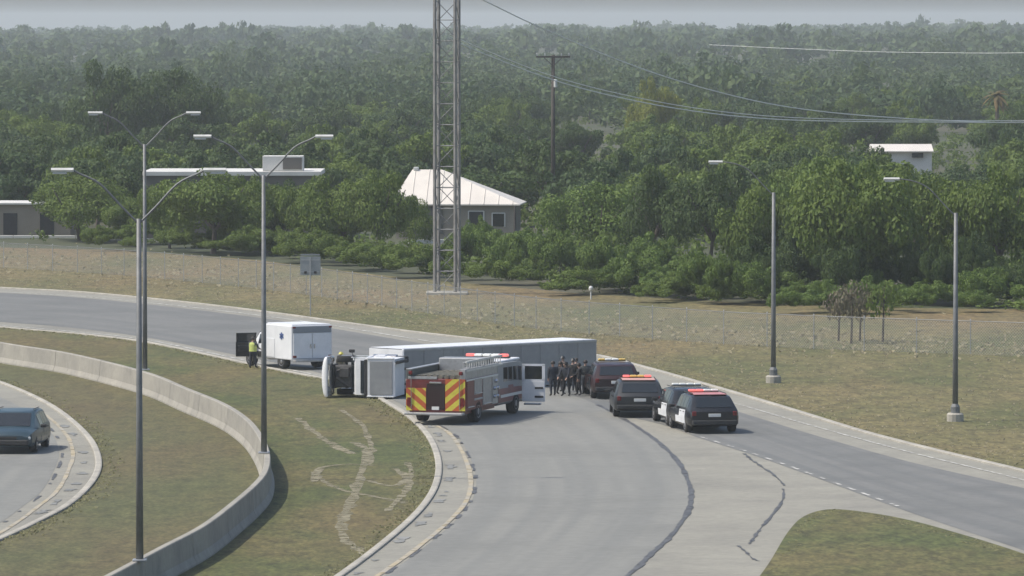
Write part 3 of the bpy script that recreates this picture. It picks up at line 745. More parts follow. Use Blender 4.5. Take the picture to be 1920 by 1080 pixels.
# bare saplings in front of the right-hand trees
for i, (px, py, top) in enumerate(((1572, 642, 540), (1596, 645, 528), (1612, 640, 545), (1655, 642, 530))):
    b = at(px, py); ht = at_depth(px, top, b.y).z
    root = tag(empty('sapling', b), ['leftmost thin bare sapling before the large forked tree', 'second thin bare sapling from the left before the forked tree',
               'third thin bare sapling from the left before the forked tree', 'rightmost thin bare sapling standing apart before the forked tree'][i], 'sapling', 'bare saplings')
    m = MB(); m.tube([(0, 0, -.02), (.05, 0, ht * .55), (.0, .05, ht * .95)], [.07, .05, .015], 6)
    for q in range(8):
        a = random.uniform(0, 6.28); h = ht * random.uniform(.35, .75); L = ht * random.uniform(.25, .4)
        m.tube([(.03, 0, h), (L * .5 * math.cos(a), L * .5 * math.sin(a), h + L * .5), (L * .8 * math.cos(a), L * .8 * math.sin(a), h + L)], [.025, .015, .006], 4)
    m.build('trunk', M_BARK, root)
    V, T = crown_cards(RNG, 320, .05, [(0, 0, .72, .5), (.3, 0, .8, .35), (-.3, .1, .65, .4)])
    c = link(bpy.data.objects.new('crown', cards_mesh('crown', V, T, M_LEAFP if i < 3 else M_LEAF)), root); c.scale = (ht * .42, ht * .42, ht)
# palm at the far right
def palm():
    b = at(1868, 300); ht = at_depth(1868, 178, b.y).z; root = tag(empty('palm_tree', b), 'shaggy palm tree with yellow-brown fronds by the right edge', 'palm', None)
    MB().tube([(0, 0, 0), (.1, 0, ht * .5), (.05, 0, ht)], [.3, .24, .22], 8).build('trunk', M_BARK, root)
    for k in range(34):
        a = random.uniform(0, 6.28); el = random.uniform(-.9, .95); L = random.uniform(1.3, 2.0); v = []; f = []
        for j in range(6):
            t = j / 5; x = L * t * math.cos(el); z = L * t * math.sin(el) - .9 * t * t; wd = .30 * math.sin(math.pi * (.12 + .85 * t))
            v += [(x * math.cos(a) - wd * math.sin(a), x * math.sin(a) + wd * math.cos(a), ht + z), (x * math.cos(a), x * math.sin(a), ht + z + .08), (x * math.cos(a) + wd * math.sin(a), x * math.sin(a) - wd * math.cos(a), ht + z)]
            if j: q = 3 * j; f += [(q - 3, q - 2, q + 1, q), (q - 2, q - 1, q + 2, q + 1)]
        ob = mesh_obj('frond', v, f, M_LEAFR, root)
        tt = ob.data.attributes.new('tint', 'FLOAT', 'POINT'); tt.data.foreach_set('value', [random.random() * .3 + (.7 if el < 0 else 0)] * len(v))
palm()

# dry weeds and tufts on the verges (nobody could count them)
def weeds(name, n, sampler, size, m, label):
    V = np.zeros((n * 3, 4, 3)); T = np.zeros(n * 3); i = 0
    while i < n:
        p = sampler()
        if p is None: continue
        s = size * random.uniform(.5, 1.4); tt = random.random()
        for k in range(3):
            a = random.uniform(0, 3.14); wv = Vector((math.cos(a), math.sin(a), 0)) * s * .55; ln = Vector((random.uniform(-.9, .9), random.uniform(.2, 1.3), .8)) * s
            b = Vector((p.x, p.y, .02)); q = i * 3 + k
            V[q, 0] = b - wv * .6; V[q, 1] = b + wv * .6; V[q, 2] = b + wv + ln; V[q, 3] = b - wv + ln * random.uniform(.6, 1)
            T[q] = tt
        i += 1
    o = link(bpy.data.objects.new(name, cards_mesh(name, V, T, m))); o['kind'] = 'stuff'; tag(o, label, 'weeds')
fence_w = gpts(FENCE, k=10)
def interp(pl, px):
    for (a, b) in zip(pl, pl[1:]):
        if a[0] <= px <= b[0]: return a[1] + (b[1] - a[1]) * (px - a[0]) / (b[0] - a[0])
    return pl[-1][1]
def s_fence():
    px = random.uniform(-250, 2150); return at(px, interp(FENCE, px) + random.gauss(-16, 14))
def s_verge():
    px = random.uniform(-250, 2190); a = interp(FENCE, px); b = interp(TG, px) - 6
    return at(px, a + (b - a) * random.random())
weeds('tall_dry_weeds', 2000, s_fence, .13, M_WEED, 'tall dry weeds growing along the chain-link fence')
weeds('verge_grass_tufts', 5000, s_verge, .055, M_WEED, 'short dry grass tufts on the far verge')
def s_fringe():
    pl, sg = random.choice([(gl, 1), (gl, 1), (tg, 1), (gore, -1), (lo_, 1)]); i = random.randrange(len(pl) - 1); p = pl[i].lerp(pl[i + 1], random.random())
    t = (pl[i + 1] - pl[i]).normalized(); nn = Vector((-t.y, t.x, 0))
    if pl is gl: nn = -nn
    if pl is gore: nn = -nn
    return p + nn * (.18 + abs(random.gauss(0, .35))) 
weeds('kerb_grass_fringe', 4200, s_fringe, .06, foliage('fringe_grass', (.26, .235, .13), (.17, .19, .085), (.22, .21, .11)), 'ragged grass growing over the kerbs of the ramps')
# ================================================================== BUILDINGS
def metal_house():
    b = at(862, 448); s = F / b.y; X = lambda px: (px - 862) / s; Zt = lambda py: at_depth(862, py, b.y).z
    root = tag(empty('house', b, R(-4)), 'grey house with a pale metal hip roof behind the lattice mast', 'house')
    x0, x1 = X(742), X(965); ze = Zt(385); zr = Zt(320); dp = 7.0
    MB().box(((x0 + x1) / 2, dp / 2, ze / 2), (x1 - x0, dp, ze)).build('wall', M_STUCCO, root)
    e = .45; A = [(x0 - e, -e, ze), (x1 + e, -e, ze), (x1 + e, dp + e, ze), (x0 - e, dp + e, ze)]; rx0, rx1 = x0 + 1.0, x1 - 6.0
    rf = MB(); rf.add(A + [(rx0, dp / 2, zr), (rx1, dp / 2, zr)] + [(p[0], p[1], p[2] + .1) for p in A], [(6, 7, 5, 4), (7, 8, 5), (8, 9, 4, 5), (9, 6, 4), (0, 1, 7, 6), (1, 2, 8, 7), (2, 3, 9, 8), (3, 0, 6, 9), (3, 2, 1, 0)])
    r_ = rf.build('roof', M_ROOF, root)
    for k in range(9):
        t = (k + .5) / 9; xa = x0 - e + (x1 - x0 + 2 * e) * t; tt = min(1, (xa - x0 + e) / (rx0 - x0 + e), (x1 + e - xa) / (x1 + e - rx1)); 
        MB().tube([(xa, -e, ze + .12), (xa, -e + (dp / 2 + e) * tt, ze + .12 + (zr - ze - .1) * tt)], .035, 4).build('seam', M_ROOF, r_)
    MB().box((rx0 + .3, dp / 2, zr + .05), (.4, .4, .3), .05).build('vent', M_LAMP, r_)
    for xx, wd, zz, hh in ((X(893), 1.2, 1.1, 2.1), (X(775), 1.5, 1.5, 1.1), (X(935), 1.0, 1.5, 1.0)):
        wn = MB().box((xx, -.03, zz), (wd, .06, hh), .01).build('door' if hh > 2 else 'window', M_TRIM if hh > 2 else M_GLASS, root)
        fr = MB()
        for sx in (-1, 1): fr.box((xx + sx * wd / 2, -.05, zz), (.09, .1, hh + .1))
        fr.box((xx, -.05, zz + hh / 2 + .04), (wd, .1, .08)); fr.build('frame', M_STUCCOW, wn)
    MB().box((X(800), -.04, ze * .55), (2.6, .05, ze * .8)).build('wall_panel', M_TEAL, root)
    MB().tube([(X(968), -1.2, 0), (X(968), -1.2, ze)], .1, 6).build('porch_post', M_WOOD, root)
metal_house()
def flat_building():
    b = at(430, 447); s = F / b.y; X = lambda px: (px - 430) / s; Zt = lambda py: at_depth(430, py, b.y).z
    root = tag(empty('flat_roofed_building', b), 'long flat-roofed building with a white roof edge and rooftop box', 'building')
    x0, x1 = X(268), X(602); zt = Zt(321)
    MB().box(((x0 + x1) / 2, 5, (zt - .35) / 2), (x1 - x0 - .5, 10, zt - .35)).build('wall', M_TEAL, root)
    MB().box(((x0 + x1) / 2, 5, zt - .19), (x1 - x0, 10.6, .34), .03).build('roof_edge', M_STUCCOW, root)
    bx0, bx1 = X(492), X(568); zb = Zt(293)
    rb_ = MB().box(((bx0 + bx1) / 2, 2.0, (zt + zb) / 2), (bx1 - bx0, 2.6, zb - zt), .03).build('rooftop_box', M_STUCCOW, root)
    MB().box(((bx0 + bx1) / 2 + .75, .68, (zt + zb) / 2), (1.5, .04, (zb - zt) * .8)).build('louvre', M_TEAL, rb_)
    for k in range(6):
        px = 290 + k * 50; wn = MB().box((X(px), -.03, zt * .55), (1.1, .06, 1.2)).build('window', M_GLASS, root)
        MB().box((X(px), -.05, zt * .55 - .65), (1.3, .12, .1)).build('sill', M_STUCCOW, wn)
    return zt
flat_building()
def grey_shed():
    b = at(55, 446); s = F / b.y; root = tag(empty('shed', b), 'low grey building at the far left edge with a pale roof edge', 'building')
    zt = at_depth(55, 380, b.y).z
    MB().box((-2.5, 3, (zt - .15) / 2), (11.5, 6, zt - .15)).build('wall', M_STUCCO, root)
    MB().box((-2.5, 3, zt - .08), (12.2, 6.6, .16), .03).build('roof', M_STUCCOW, root)
    for x in (-1.5, 1.4): MB().box((x, -.03, 1.1), (1.1, .06, 1.7), .01).build('door', M_TRIM, root)
grey_shed()
def low_wall(a, b, label, h=.24):
    A, B = at(*a), at(*b); root = tag(empty('low_wall', A), label, 'wall', 'low white walls')
    d = B - A; L = d.length; ang = math.atan2(d.y, d.x); root.rotation_euler = (0, 0, ang); n = max(2, int(L / 2.4)); st = L / n
    for k in range(n): MB().box((st * (k + .5), 0, h / 2), (st - .04, .25, h), .03).build('block', M_STUCCOW, root)
low_wall((-150, 447), (200, 447), 'low white kerb wall in front of the grey building at far left')
low_wall((205, 450), (340, 455), 'short low white wall in front of the small tree at left')
low_wall((765, 457), (915, 455), 'low white wall along the front of the metal-roofed house', .30)
def white_barn():
    y = 652; cx = (1692 - 960) / F * y; root = tag(empty('white_barn', (cx, y, terrain(cx, y))), 'white long building with a pale roof among the right-hand treetops', 'building')
    z1 = at_depth(1692, 271, y).z - root.location.z; z0 = at_depth(1692, 285, y).z - root.location.z; hw = 3.3
    MB().box((0, 3, z0 / 2), (2 * hw - .3, 5.6, z0)).build('wall', M_STUCCOW, root)
    MB().prism([(-.4, z0), (6.4, z0), (6.4, z0 + .1), (3, z1), (-.4, z0 + .1)], -hw, hw, 'x').build('roof', M_ROOF, root)
    MB().box((1.6, -.14, z0 - .35), (1.2, .06, .5)).build('window', M_GLASS, root)
white_barn()
def yard_post():
    b = at(524, 455); root = tag(empty('yard_post', b), 'short white post standing in the yard right of the wide tree', 'post')
    h = at_depth(524, 412, b.y).z
    MB().tube([(0, 0, 0), (0, 0, h)], .11, 8).build('shaft', M_LAMP, root); MB().box((0, 0, h + .05), (.34, .34, .12), .03).build('cap', M_TRIM, root); MB().box((0, 0, .07), (.7, .5, .14), .03).build('plinth', M_LAMP, root)
yard_post()

# ================================================================== VEHICLES  (local +Y forward, X right)
STR = (1.12, 1.0, .87)
class Shell:
    """body skin lofted through stations (y, half width, z bottom, z belt, z roof, half roof)"""
    def __init__(s, st):
        s.st = st; s.R = []
        for (y, hw, zb, zm, zr, hr) in st:
            half = [(0, zb), (hw * .90, zb), (hw * .985, zb + .12), (hw, zb + (zm - zb) * .55), (hw * .965, zm), (hr, zr - .05), (hr - .10, zr), (0, zr + .015)]
            s.R.append([(Vector((x, y, z))) for x, z in half])
    def mesh(s, mb):
        n = 8
        for sg in (1, -1):
            for i in range(len(s.R) - 1):
                for k in range(n - 1):
                    q = [s.R[i][k], s.R[i][k + 1], s.R[i + 1][k + 1], s.R[i + 1][k]]
                    mb.add([(p.x * sg, p.y, p.z) for p in q], [(0, 1, 2, 3)])
            for i in (0, len(s.R) - 1):
                mb.add([(p.x * sg, p.y, p.z) for p in s.R[i]], [tuple(range(n))])
        return mb
    def patch(s, i, k, u0, u1, v0, v1, sg=1, th=.02):
        a, b, c, d = s.R[i][k], s.R[i + 1][k], s.R[i + 1][k + 1], s.R[i][k + 1]
        def P(u, v): p = (a.lerp(b, u)).lerp(d.lerp(c, u), v); return Vector((p.x * sg, p.y, p.z))
        q = [P(u0, v0), P(u1, v0), P(u1, v1), P(u0, v1)]
        nn = (q[1] - q[0]).cross(q[3] - q[0]).normalized(); cen = Vector((0, sum(p.y for p in q) / 4, .6))
        if nn.dot((q[0] + q[2]) / 2 - cen) < 0: nn = -nn
        m = MB(); m.quad(*[p - nn * .01 for p in q], th=th, nrm=nn); return m
def weld(o):
    bm = bmesh.new(); bm.from_mesh(o.data); bmesh.ops.remove_doubles(bm, verts=bm.verts[:], dist=.002); bmesh.ops.recalc_face_normals(bm, faces=bm.faces[:])
    for f in bm.faces: f.smooth = True
    for e in bm.edges:
        if len(e.link_faces) == 2 and e.calc_face_angle(0) > R(32): e.smooth = False
    bm.to_mesh(o.data); bm.free(); return o
def wheel(root, x, y, r=.37, wd=.24, dual=False):
    s = 1 if x > 0 else -1
    w_ = MB().lathe([(r * .62, -wd / 2), (r * .95, -wd / 2), (r, -wd / 2 + .04), (r, wd / 2 - .04), (r * .95, wd / 2), (r * .62, wd / 2)], (0, 0, 0), (1, 0, 0), 20).build('wheel', M_TYRE, root, True)
    w_.location = (x, y, r)
    MB().lathe([(r * .6, 0), (r * .6, wd * .52), (r * .45, wd * .45), (r * .15, wd * .55)], (0, 0, 0), (s, 0, 0), 14).build('rim', M_RIM, w_)
    return w_
def suv(px, py, psi, label, body, door=None, bar=None, roof=None, group='vehicles at the crash scene', name='patrol_car', cat='police car', front=False, L=4.95, hw=.99, zr=1.78):
    b = at(px, py); fwd = Vector((-math.sin(psi), math.cos(psi), 0))
    loc = b + fwd * (L / 2) * (1 if not front else -1); loc.z = .05
    root = tag(empty(name, loc, psi, STR), label, cat, group)
    h = L / 2; zb = .28
    st = [(-h, hw * .90, .45, .98, 1.02, hw * .80), (-h + .12, hw * .97, .34, 1.06, 1.15, hw * .84), (-h + .62, hw, zb, 1.10, zr - .10, hw * .76), (-h + .95, hw, zb, 1.10, zr - .02, hw * .77),
          (-.30, hw, zb, 1.08, zr, hw * .78), (.42, hw, zb, 1.06, zr - .06, hw * .76), (1.25, hw, zb, 1.03, 1.09, hw * .84), (h - .55, hw * .98, zb, .98, 1.04, hw * .82), (h - .14, hw * .92, .34, .88, .93, hw * .78), (h, hw * .80, .45, .74, .80, hw * .66)]
    S = Shell(st); weld(S.mesh(MB()).build('body', body, root))
    # glass on the real faces of the body
    g = MB()
    for sg in (1, -1):
        for v in S.patch(1, 5, .12, .92, -8, 1, sg).v[:0]: pass
    # rear window, windscreen (top faces k=6 between stations)
    def top(i, u0, u1, nm, wfac=.86):
        a, b2 = st[i], st[i + 1]
        p = lambda u, sx: Vector((sx * ((a[5] - .10) * (1 - u) + (b2[5] - .10) * u) * 1.0, a[0] + (b2[0] - a[0]) * u, a[4] + (b2[4] - a[4]) * u + .012))
        q = [p(u0, -wfac - .1), p(u0, wfac + .1), p(u1, wfac + .08), p(u1, -wfac - .08)]
        nn = (q[1] - q[0]).cross(q[3] - q[0]).normalized()
        if nn.z < 0: nn = -nn
        m = MB(); m.quad(*[x - nn * .004 for x in q], th=.02, nrm=nn); return m.build(nm, M_GLASS, root)
    top(1, .10, .90, 'rear_window'); top(5, .10, .92, 'windscreen')
    for sg in (1, -1):
        S.patch(2, 4, .15, 1.0, .12, .88, sg).build('side_window', M_GLASS, root)
        S.patch(3, 4, .06, .52, .12, .88, sg).build('side_window', M_GLASS, root)
        S.patch(3, 4, .56, .98, .12, .88, sg).build('side_window', M_GLASS, root)
        S.patch(4, 4, .02, .95, .12, .86, sg).build('side_window', M_GLASS, root)
        for (i, u0, u1) in ((3, .04, .54), (3, .56, 1.0), (4, .0, 1.0)):
            if i == 4: continue
            d = S.patch(i, 2, u0, u1, .05, 1.0, sg, .018); d2 = S.patch(i, 3, u0, u1, .0, .90, sg, .018); d.add(d2.v, d2.f)
            dd = d.build('door', door or body, root)
            yh = st[i][0] + (st[i + 1][0] - st[i][0]) * (u0 + .06); MB().box((sg * (hw + .01), yh + .1, .98), (.04, .16, .03), .01).build('handle', M_TRIM, dd)
        S.patch(4, 2, .0, 1.0, .05, 1.0, sg, .016).build('front_door', door or body, root)
        MB().box((sg * (hw + .10), .62, 1.13), (.22, .10, .15), .04).build('mirror', M_TRIM, root)
        wheel(root, sg * (hw - .13), -h + .98); wheel(root, sg * (hw - .13), h - .95)
        MB().box((sg * hw * .80, -h + .03, .94), (.16, .10, .22), .03).build('tail_light', M_TAIL, root)
        MB().box((sg * hw * .70, h - .13, .70), (.34, .22, .14), .04).build('headlight', M_HEAD, root)
    MB().box((0, -h - .02, .52), (hw * 1.78, .20, .22), .05).build('rear_bumper', M_TRIM, root)
    MB().box((0, h - .01, .50), (hw * 1.6, .22, .24), .05).build('front_bumper', M_TRIM, root)
    MB().box((0, h - .02, .70), (.72, .1, .13), .02).build('grille', M_TRIM, root)
    MB().box((0, -h - .0, .86), (.46, .06, .15), .01).build('number_plate', M_PLATE, root)
    MB().box((0, -h + .14, 1.06), (hw * 1.3, .06, .05), .01).build('tailgate_trim', M_CHROME if front is False else M_TRIM, root)
    if roof:
        m = MB(); a, c = st[3], st[4]; m.box((0, (a[0] + c[0]) / 2, zr + .012), (hw * 1.30, c[0] - a[0] + .3, .03), .012); m.build('roof_panel', roof, root)
    if bar:
        lb = MB().box((0, -.15, zr + .05), (1.12, .24, .05), .02).build('light_bar', M_TRIM, root)
        for k, x in enumerate((-.42, -.14, .14, .42)): MB().box((x, -.15, zr + .115), (.26, .26, .10), .03).build('beacon', bar[k], lb)
    for sg in (1, -1): MB().tube([(sg * hw * .66, -h + 1.1, zr + .04), (sg * hw * .68, .2, zr + .05)], .02, 5).build('roof_rail', M_TRIM, root)
    return root
BR = [M_BEACON, M_BEACON, M_BEACONW, M_BEACONW]
suv(1340, 815, R(10), 'dark patrol car nearest the camera, with white doors, reddish roof and red beacons', M_BLACK, M_WHITEP, BR, mat('pink_red_roof', (.50, .20, .20), .4, (.42, .17, .17), 2), hw=.95)
suv(1306, 802, R(9), 'dark patrol car with white doors mostly hidden behind the nearest patrol car', M_BLACK, M_WHITEP, [M_BEACONW] * 4)
suv(1200, 785, R(2), 'dark grey emergency car with a pale reddish roof between the other patrol cars', mat('charcoal_paint', (.022, .024, .026), .35, (.03, .032, .034), 2), None, [M_BEACON, M_AMBER, M_AMBER, M_BEACON],
    mat('sunlit_red_roof', (.58, .32, .27), .45, (.50, .28, .24), 2))  # pinkish tone: strong sun on a red roof, put into the colour
suv(1157, 750, R(5), 'dark maroon emergency car parked closest to the end of the overturned trailer', M_MAROON, M_BLACK, [M_AMBER, M_BEACONW, M_BEACONW, M_AMBER])
suv(12, 853, R(176), 'dark blue car driving toward the camera on the left ramp', M_DARKB, None, None, None, None, 'car', 'car', front=True, hw=.97, zr=1.80)

# ---------------- ambulance
def ambulance():
    psi = R(31); b = at(585, 694); fwd = Vector((-math.sin(psi), math.cos(psi), 0)); loc = b + fwd * 2.9; loc.z = .05
    root = tag(empty('ambulance', loc, psi, (1.05, 1.0, .87)), 'white box ambulance with its driver door open beside the overturned truck', 'ambulance', 'vehicles at the crash scene')
    bx = MB().box((0, -1.55, 1.50), (2.16, 2.7, 1.95), .06).build('box_body', M_WHITEP, root)
    MB().box((0, -1.55, 2.50), (2.02, 2.56, .06), .03).build('roof', M_WHITEP, root)
    S = Shell([(-.22, .95, .42, 1.25, 1.98, .80), (.85, .95, .42, 1.22, 1.96, .80), (1.5, .94, .42, 1.18, 1.24, .84), (2.25, .90, .45, 1.08, 1.14, .78), (2.45, .82, .5, .9, .95, .7)])
    weld(S.mesh(MB()).build('cab', M_WHITEP, root))
    S.patch(0, 4, .2, .95, .12, .88, 1).build('side_window', M_GLASS, root)
    S.patch(0, 4, .2, .95, .12, .88, -1).build('side_window', M_GLASS, root)
    m = MB(); m.quad((-.76, .90, 1.95), (.76, .90, 1.95), (.80, 1.45, 1.29), (-.80, 1.45, 1.29), th=.02); m.build('windscreen', M_GLASS, root)
    S.patch(0, 2, .05, 1.0, .0, 1.0, -1).build('door_opening', M_TRIM, root)
    hg = empty('door_hinge', (0, 0, 0)); bpy.data.objects.remove(hg)
    d = MB(); d.box((-.52, 0, .98), (1.04, .08, .85), .03); d.box((-.08, 0, 1.62), (.08, .06, .50)); d.box((-.98, 0, 1.62), (.07, .06, .50)); d.box((-.52, 0, 1.87), (.98, .06, .06))
    dr = d.build('driver_door', M_BLACK, root); dr.location = (-.96, .86, .0); dr.rotation_euler = (0, 0, R(-12))
    MB().box((-.52, 0, 1.62), (.84, .02, .46)).build('door_glass', M_GLASS, dr); MB().box((-.60, -.05, 1.02), (.7, .05, .35), .02).build('door_lining', M_TRIM, dr)
    MB().box((-1.12, 1.25, 1.45), (.2, .12, .34), .03).build('mirror', M_TRIM, root)
    for sg in (-1, 1):
        dd = MB().box((sg * .51, -2.925, 1.32), (.98, .05, 1.42), .02).build('rear_door', M_WHITEP, root)
        MB().box((sg * .10, -2.965, 1.30), (.06, .05, .24), .01).build('handle', M_CHROME, dd)
        MB().box((sg * .96, -2.93, 2.36), (.16, .06, .10), .02).build('warning_light', M_TAIL, root); MB().box((sg * .93, -2.93, .72), (.18, .06, .14), .02).build('tail_light', M_TAIL, root)
        wheel(root, sg * .88, -1.75, .40, .30); wheel(root, sg * .84, 1.6, .40, .26)
        MB().box((sg * 1.085, -.75, 1.15), (.03, .9, 1.05), .01).build('locker_door', M_WHITEP, root)
        st = MB()
        for k in range(3): st.box((0, 0, 0), (.02, .10, .40), rot=Matrix.Rotation(R(60 * k), 3, 'X'))
        e_ = st.build('emblem', mat('blue_emblem', (.06, .10, .24), .5), root); e_.location = (sg * 1.092, -1.9, 1.85)
    MB().box((0, -2.92, 2.24), (2.04, .05, .36), .02).build('header_panel', mat('grey_header', (.22, .24, .26), .6), root)
    MB().box((0, -3.08, .50), (2.1, .34, .14), .03).build('rear_step', M_STEELP, root)
    MB().box((0, 2.48, .62), (1.8, .18, .26), .05).build('front_bumper', M_CHROME, root)
    MB().box((0, -.10, 2.42), (1.5, .18, .14), .03).build('light_bar', M_BEACONW, root)
ambulance()

# ---------------- fire engine
def fire_engine():
    psi = R(-15.5); b = at(816, 798); fwd = Vector((-math.sin(psi), math.cos(psi), 0)); loc = b + fwd * 4.9; loc.z = .05
    root = tag(empty('fire_engine', loc, psi, (1.06, 1.0, .87)), 'red fire engine with yellow and red rear chevrons parked beside the trailer', 'fire engine', 'vehicles at the crash scene')
    hw = 1.24; h = 4.8
    bd = MB(); bd.box((0, -2.3, 1.42), (2 * hw, 5.0, 1.55), .04); bd.box((0, -2.3, .62), (2 * hw - .3, 5.0, .3)); bd.build('body', M_RED, root)
    for sg in (-1, 1):
        MB().box((sg * (hw - .12), -2.3, 2.40), (.22, 5.0, .46), .03).build('hosebed_side', mat('dark_green_grey', (.06, .075, .07), .6, (.08, .09, .085), 2) if sg < 0 else M_STEELP, root)
        MB().box((sg * (hw - .12), -2.3, 2.655), (.26, 5.0, .05), .01).build('hosebed_rail', M_STEELP, root)
    hz = MB()
    for k in range(8): hz.tube([(-.86 + k * .245, -4.55, 2.27), (-.86 + k * .245, -.2, 2.27)], .11, 6)
    hz.build('hose', mat('folded_hose', (.20, .185, .14), .9, (.13, .125, .10), 3), root)
    MB().box((0, -.32, 2.60), (2 * hw - .5, .9, .75), .05).build('pump_housing', M_STEELP, root)
    # roll-up lockers and pump panel, right and left
    for sg in (-1, 1):
        for (yc, wd, zz, hh) in ((-4.15, 1.1, 1.45, 1.35), (-2.95, 1.15, 1.75, .78), (-1.55, 1.35, 1.45, 1.35)):
            lk = MB().box((sg * (hw + .012), yc, zz), (.03, wd, hh), .01).build('locker_shutter', M_RED if yc < -4 else M_STEELP, root)
            sl_ = MB()
            for q in range(int(hh / .11)): sl_.box((sg * (hw + .03), yc, zz - hh / 2 + .07 + q * .11), (.012, wd - .06, .07))
            sl_.build('shutter_slats', M_RED if yc < -4 else M_STEELP, lk); MB().box((sg * (hw + .05), yc, zz - hh / 2 + .05), (.04, wd - .1, .05), .01).build('handle', M_CHROME, lk)
        pp = MB().box((sg * (hw + .012), -.32, 1.45), (.03, .85, 1.45), .01).build('pump_panel', M_STEELP, root)
        for (yy_, zz) in ((-.55, 1.1), (-.1, 1.1), (-.55, 1.5), (-.1, 1.5), (-.32, 1.85)): MB().lathe([(.10, 0), (.10, .05), (.07, .12)], (sg * (hw + .02), yy_, zz), (sg, 0, 0), 10).build('outlet', M_CHROME, pp)
        wheel(root, sg * (hw - .17), -2.85, .52, .34); wheel(root, sg * (hw - .15), 3.1, .52, .32)
        MB().box((sg * (hw - .02), -2.85, 1.13), (.10, 1.3, .10), .03).build('wheel_arch', M_STEELP, root)
        MB().box((sg * (hw + .015), 2.3, 1.0), (.02, 3.4, .14)).build('side_stripe', mat('white_stripe', (.62, .62, .58), .5), root)
        MB().box((sg * (hw + .02), -2.3, 2.12), (.02, 4.9, .09)).build('upper_stripe', MATS['white_stripe'], root)
        MB().box((sg * (hw - .20), -h - .03, 2.48), (.16, .10, .18), .04).build('warning_light', M_TAIL, root)
        MB().box((sg * (hw - .14), -h - .04, 1.08), (.16, .07, .42), .02).build('tail_light', M_TAIL, root)
    # cab: white roof over red
    S = Shell([(.35, hw, .55, 1.55, 2.62, hw * .96), (1.2, hw, .55, 1.55, 2.66, hw * .96), (3.6, hw, .55, 1.50, 2.62, hw * .95), (4.55, hw * .98, .55, 1.42, 2.50, hw * .90), (4.8, hw * .94, .6, 1.30, 1.42, hw * .85)])
    weld(S.mesh(MB()).build('cab', M_SILVER, root))
    MB().box((0, 2.3, 2.67), (2.2, 4.0, .12), .05).build('cab_roof', M_WHITEP, root)
    for sg in (-1, 1):
        for (i, u0, u1, nm) in ((1, .02, .30, 'crew_window'), (1, .36, .62, 'crew_window'), (1, .68, .98, 'door_window'), (2, .05, .85, 'door_window')):
            S.patch(i, 4, u0, u1, .14, .80, sg).build(nm, M_GLASS, root)
        for i in (0, 1, 2):
            S.patch(i, 2, .0, 1.0, .05, 1, sg, .016).build('lower_side_panel', M_RED, root); S.patch(i, 3, .0, 1.0, .0, .62, sg, .015).build('side_panel', M_RED, root)
        S.patch(1, 3, .34, .66, .0, .9, sg).build('crew_door', M_RED, root)
        MB().box((sg * (hw + .22), 4.35, 2.0), (.10, .10, .45), .03).build('mirror', M_CHROME, root)
    m = MB(); m.quad((-1.0, 4.60, 2.44), (1.0, 4.60, 2.44), (1.06, 4.80, 1.46), (-1.06, 4.80, 1.46), th=.02, nrm=(0, .98, .2)); m.build('windscreen', M_GLASS, root)
    dr = MB(); dr.box((.48, 0, 1.05), (.96, .08, 1.05), .03); dr.box((.06, 0, 1.95), (.12, .07, .85)); dr.box((.90, 0, 1.95), (.12, .07, .85)); dr.box((.48, 0, 2.36), (.96, .07, .10)); dr.box((.48, 0, 1.60), (.96, .07, .10))
    d_ = dr.build('open_cab_door', M_WHITEP, root); d_.location = (hw + .02, 4.0, 0); d_.rotation_euler = (0, 0, R(6))
    MB().box((.48, 0, 1.97), (.74, .03, .70)).build('door_glass', M_GLASS, d_); MB().box((.72, -.055, 1.22), (.34, .03, .10), .01).build('handle', M_TRIM, d_); MB().box((.72, -.055, .78), (.36, .03, .10), .01).build('step_vent', M_TRIM, d_)
    MB().box((.45, 0, .42), (.7, .3, .10), .03).build('cab_step', M_STEELP, d_)
    lb = MB().box((0, 3.2, 2.78), (1.9, .34, .08), .03).build('light_bar', M_TRIM, root)
    for k in range(5): MB().box((-.72 + .36 * k, 3.2, 2.88), (.32, .32, .14), .04).build('beacon', M_BEACON if k in (0, 4) else M_BEACONW, lb)
    MB().box((0, 4.86, .62), (2.4, .3, .3), .06).build('front_bumper', M_CHROME, root)
    # ladder carried on the right side
    ld = MB()
    for z in (2.60, 3.02): ld.box((hw - .02, -1.9, z), (.07, 5.6, .09))
    lo2 = ld.build('ladder', M_LAMP, root)
    for k in range(15): MB().tube([(hw - .02, -4.55 + k * .37, 2.62), (hw - .02, -4.55 + k * .37, 3.0)], .022, 5).build('rung', M_LAMP, lo2)
    MB().box((hw - .30, -1.7, 2.83), (.10, 4.6, .30), .02).build('ladder_case', M_STEELP, root)
    for yv in (-4.2, -2.0, .3): MB().box((hw - .14, yv, 2.72), (.34, .07, .06)).build('ladder_bracket', M_STEELP, root)
    # rear: two chevron panels, centre locker, step
    def clip(poly, a, b_, c):
        out = []
        for i in range(len(poly)):
            p, q = poly[i], poly[(i + 1) % len(poly)]; dp, dq = a * p[0] + b_ * p[1] - c, a * q[0] + b_ * q[1] - c
            if dp >= 0: out.append(p)
            if (dp >= 0) != (dq >= 0): t = dp / (dp - dq); out.append((p[0] + (q[0] - p[0]) * t, p[1] + (q[1] - p[1]) * t))
        return out
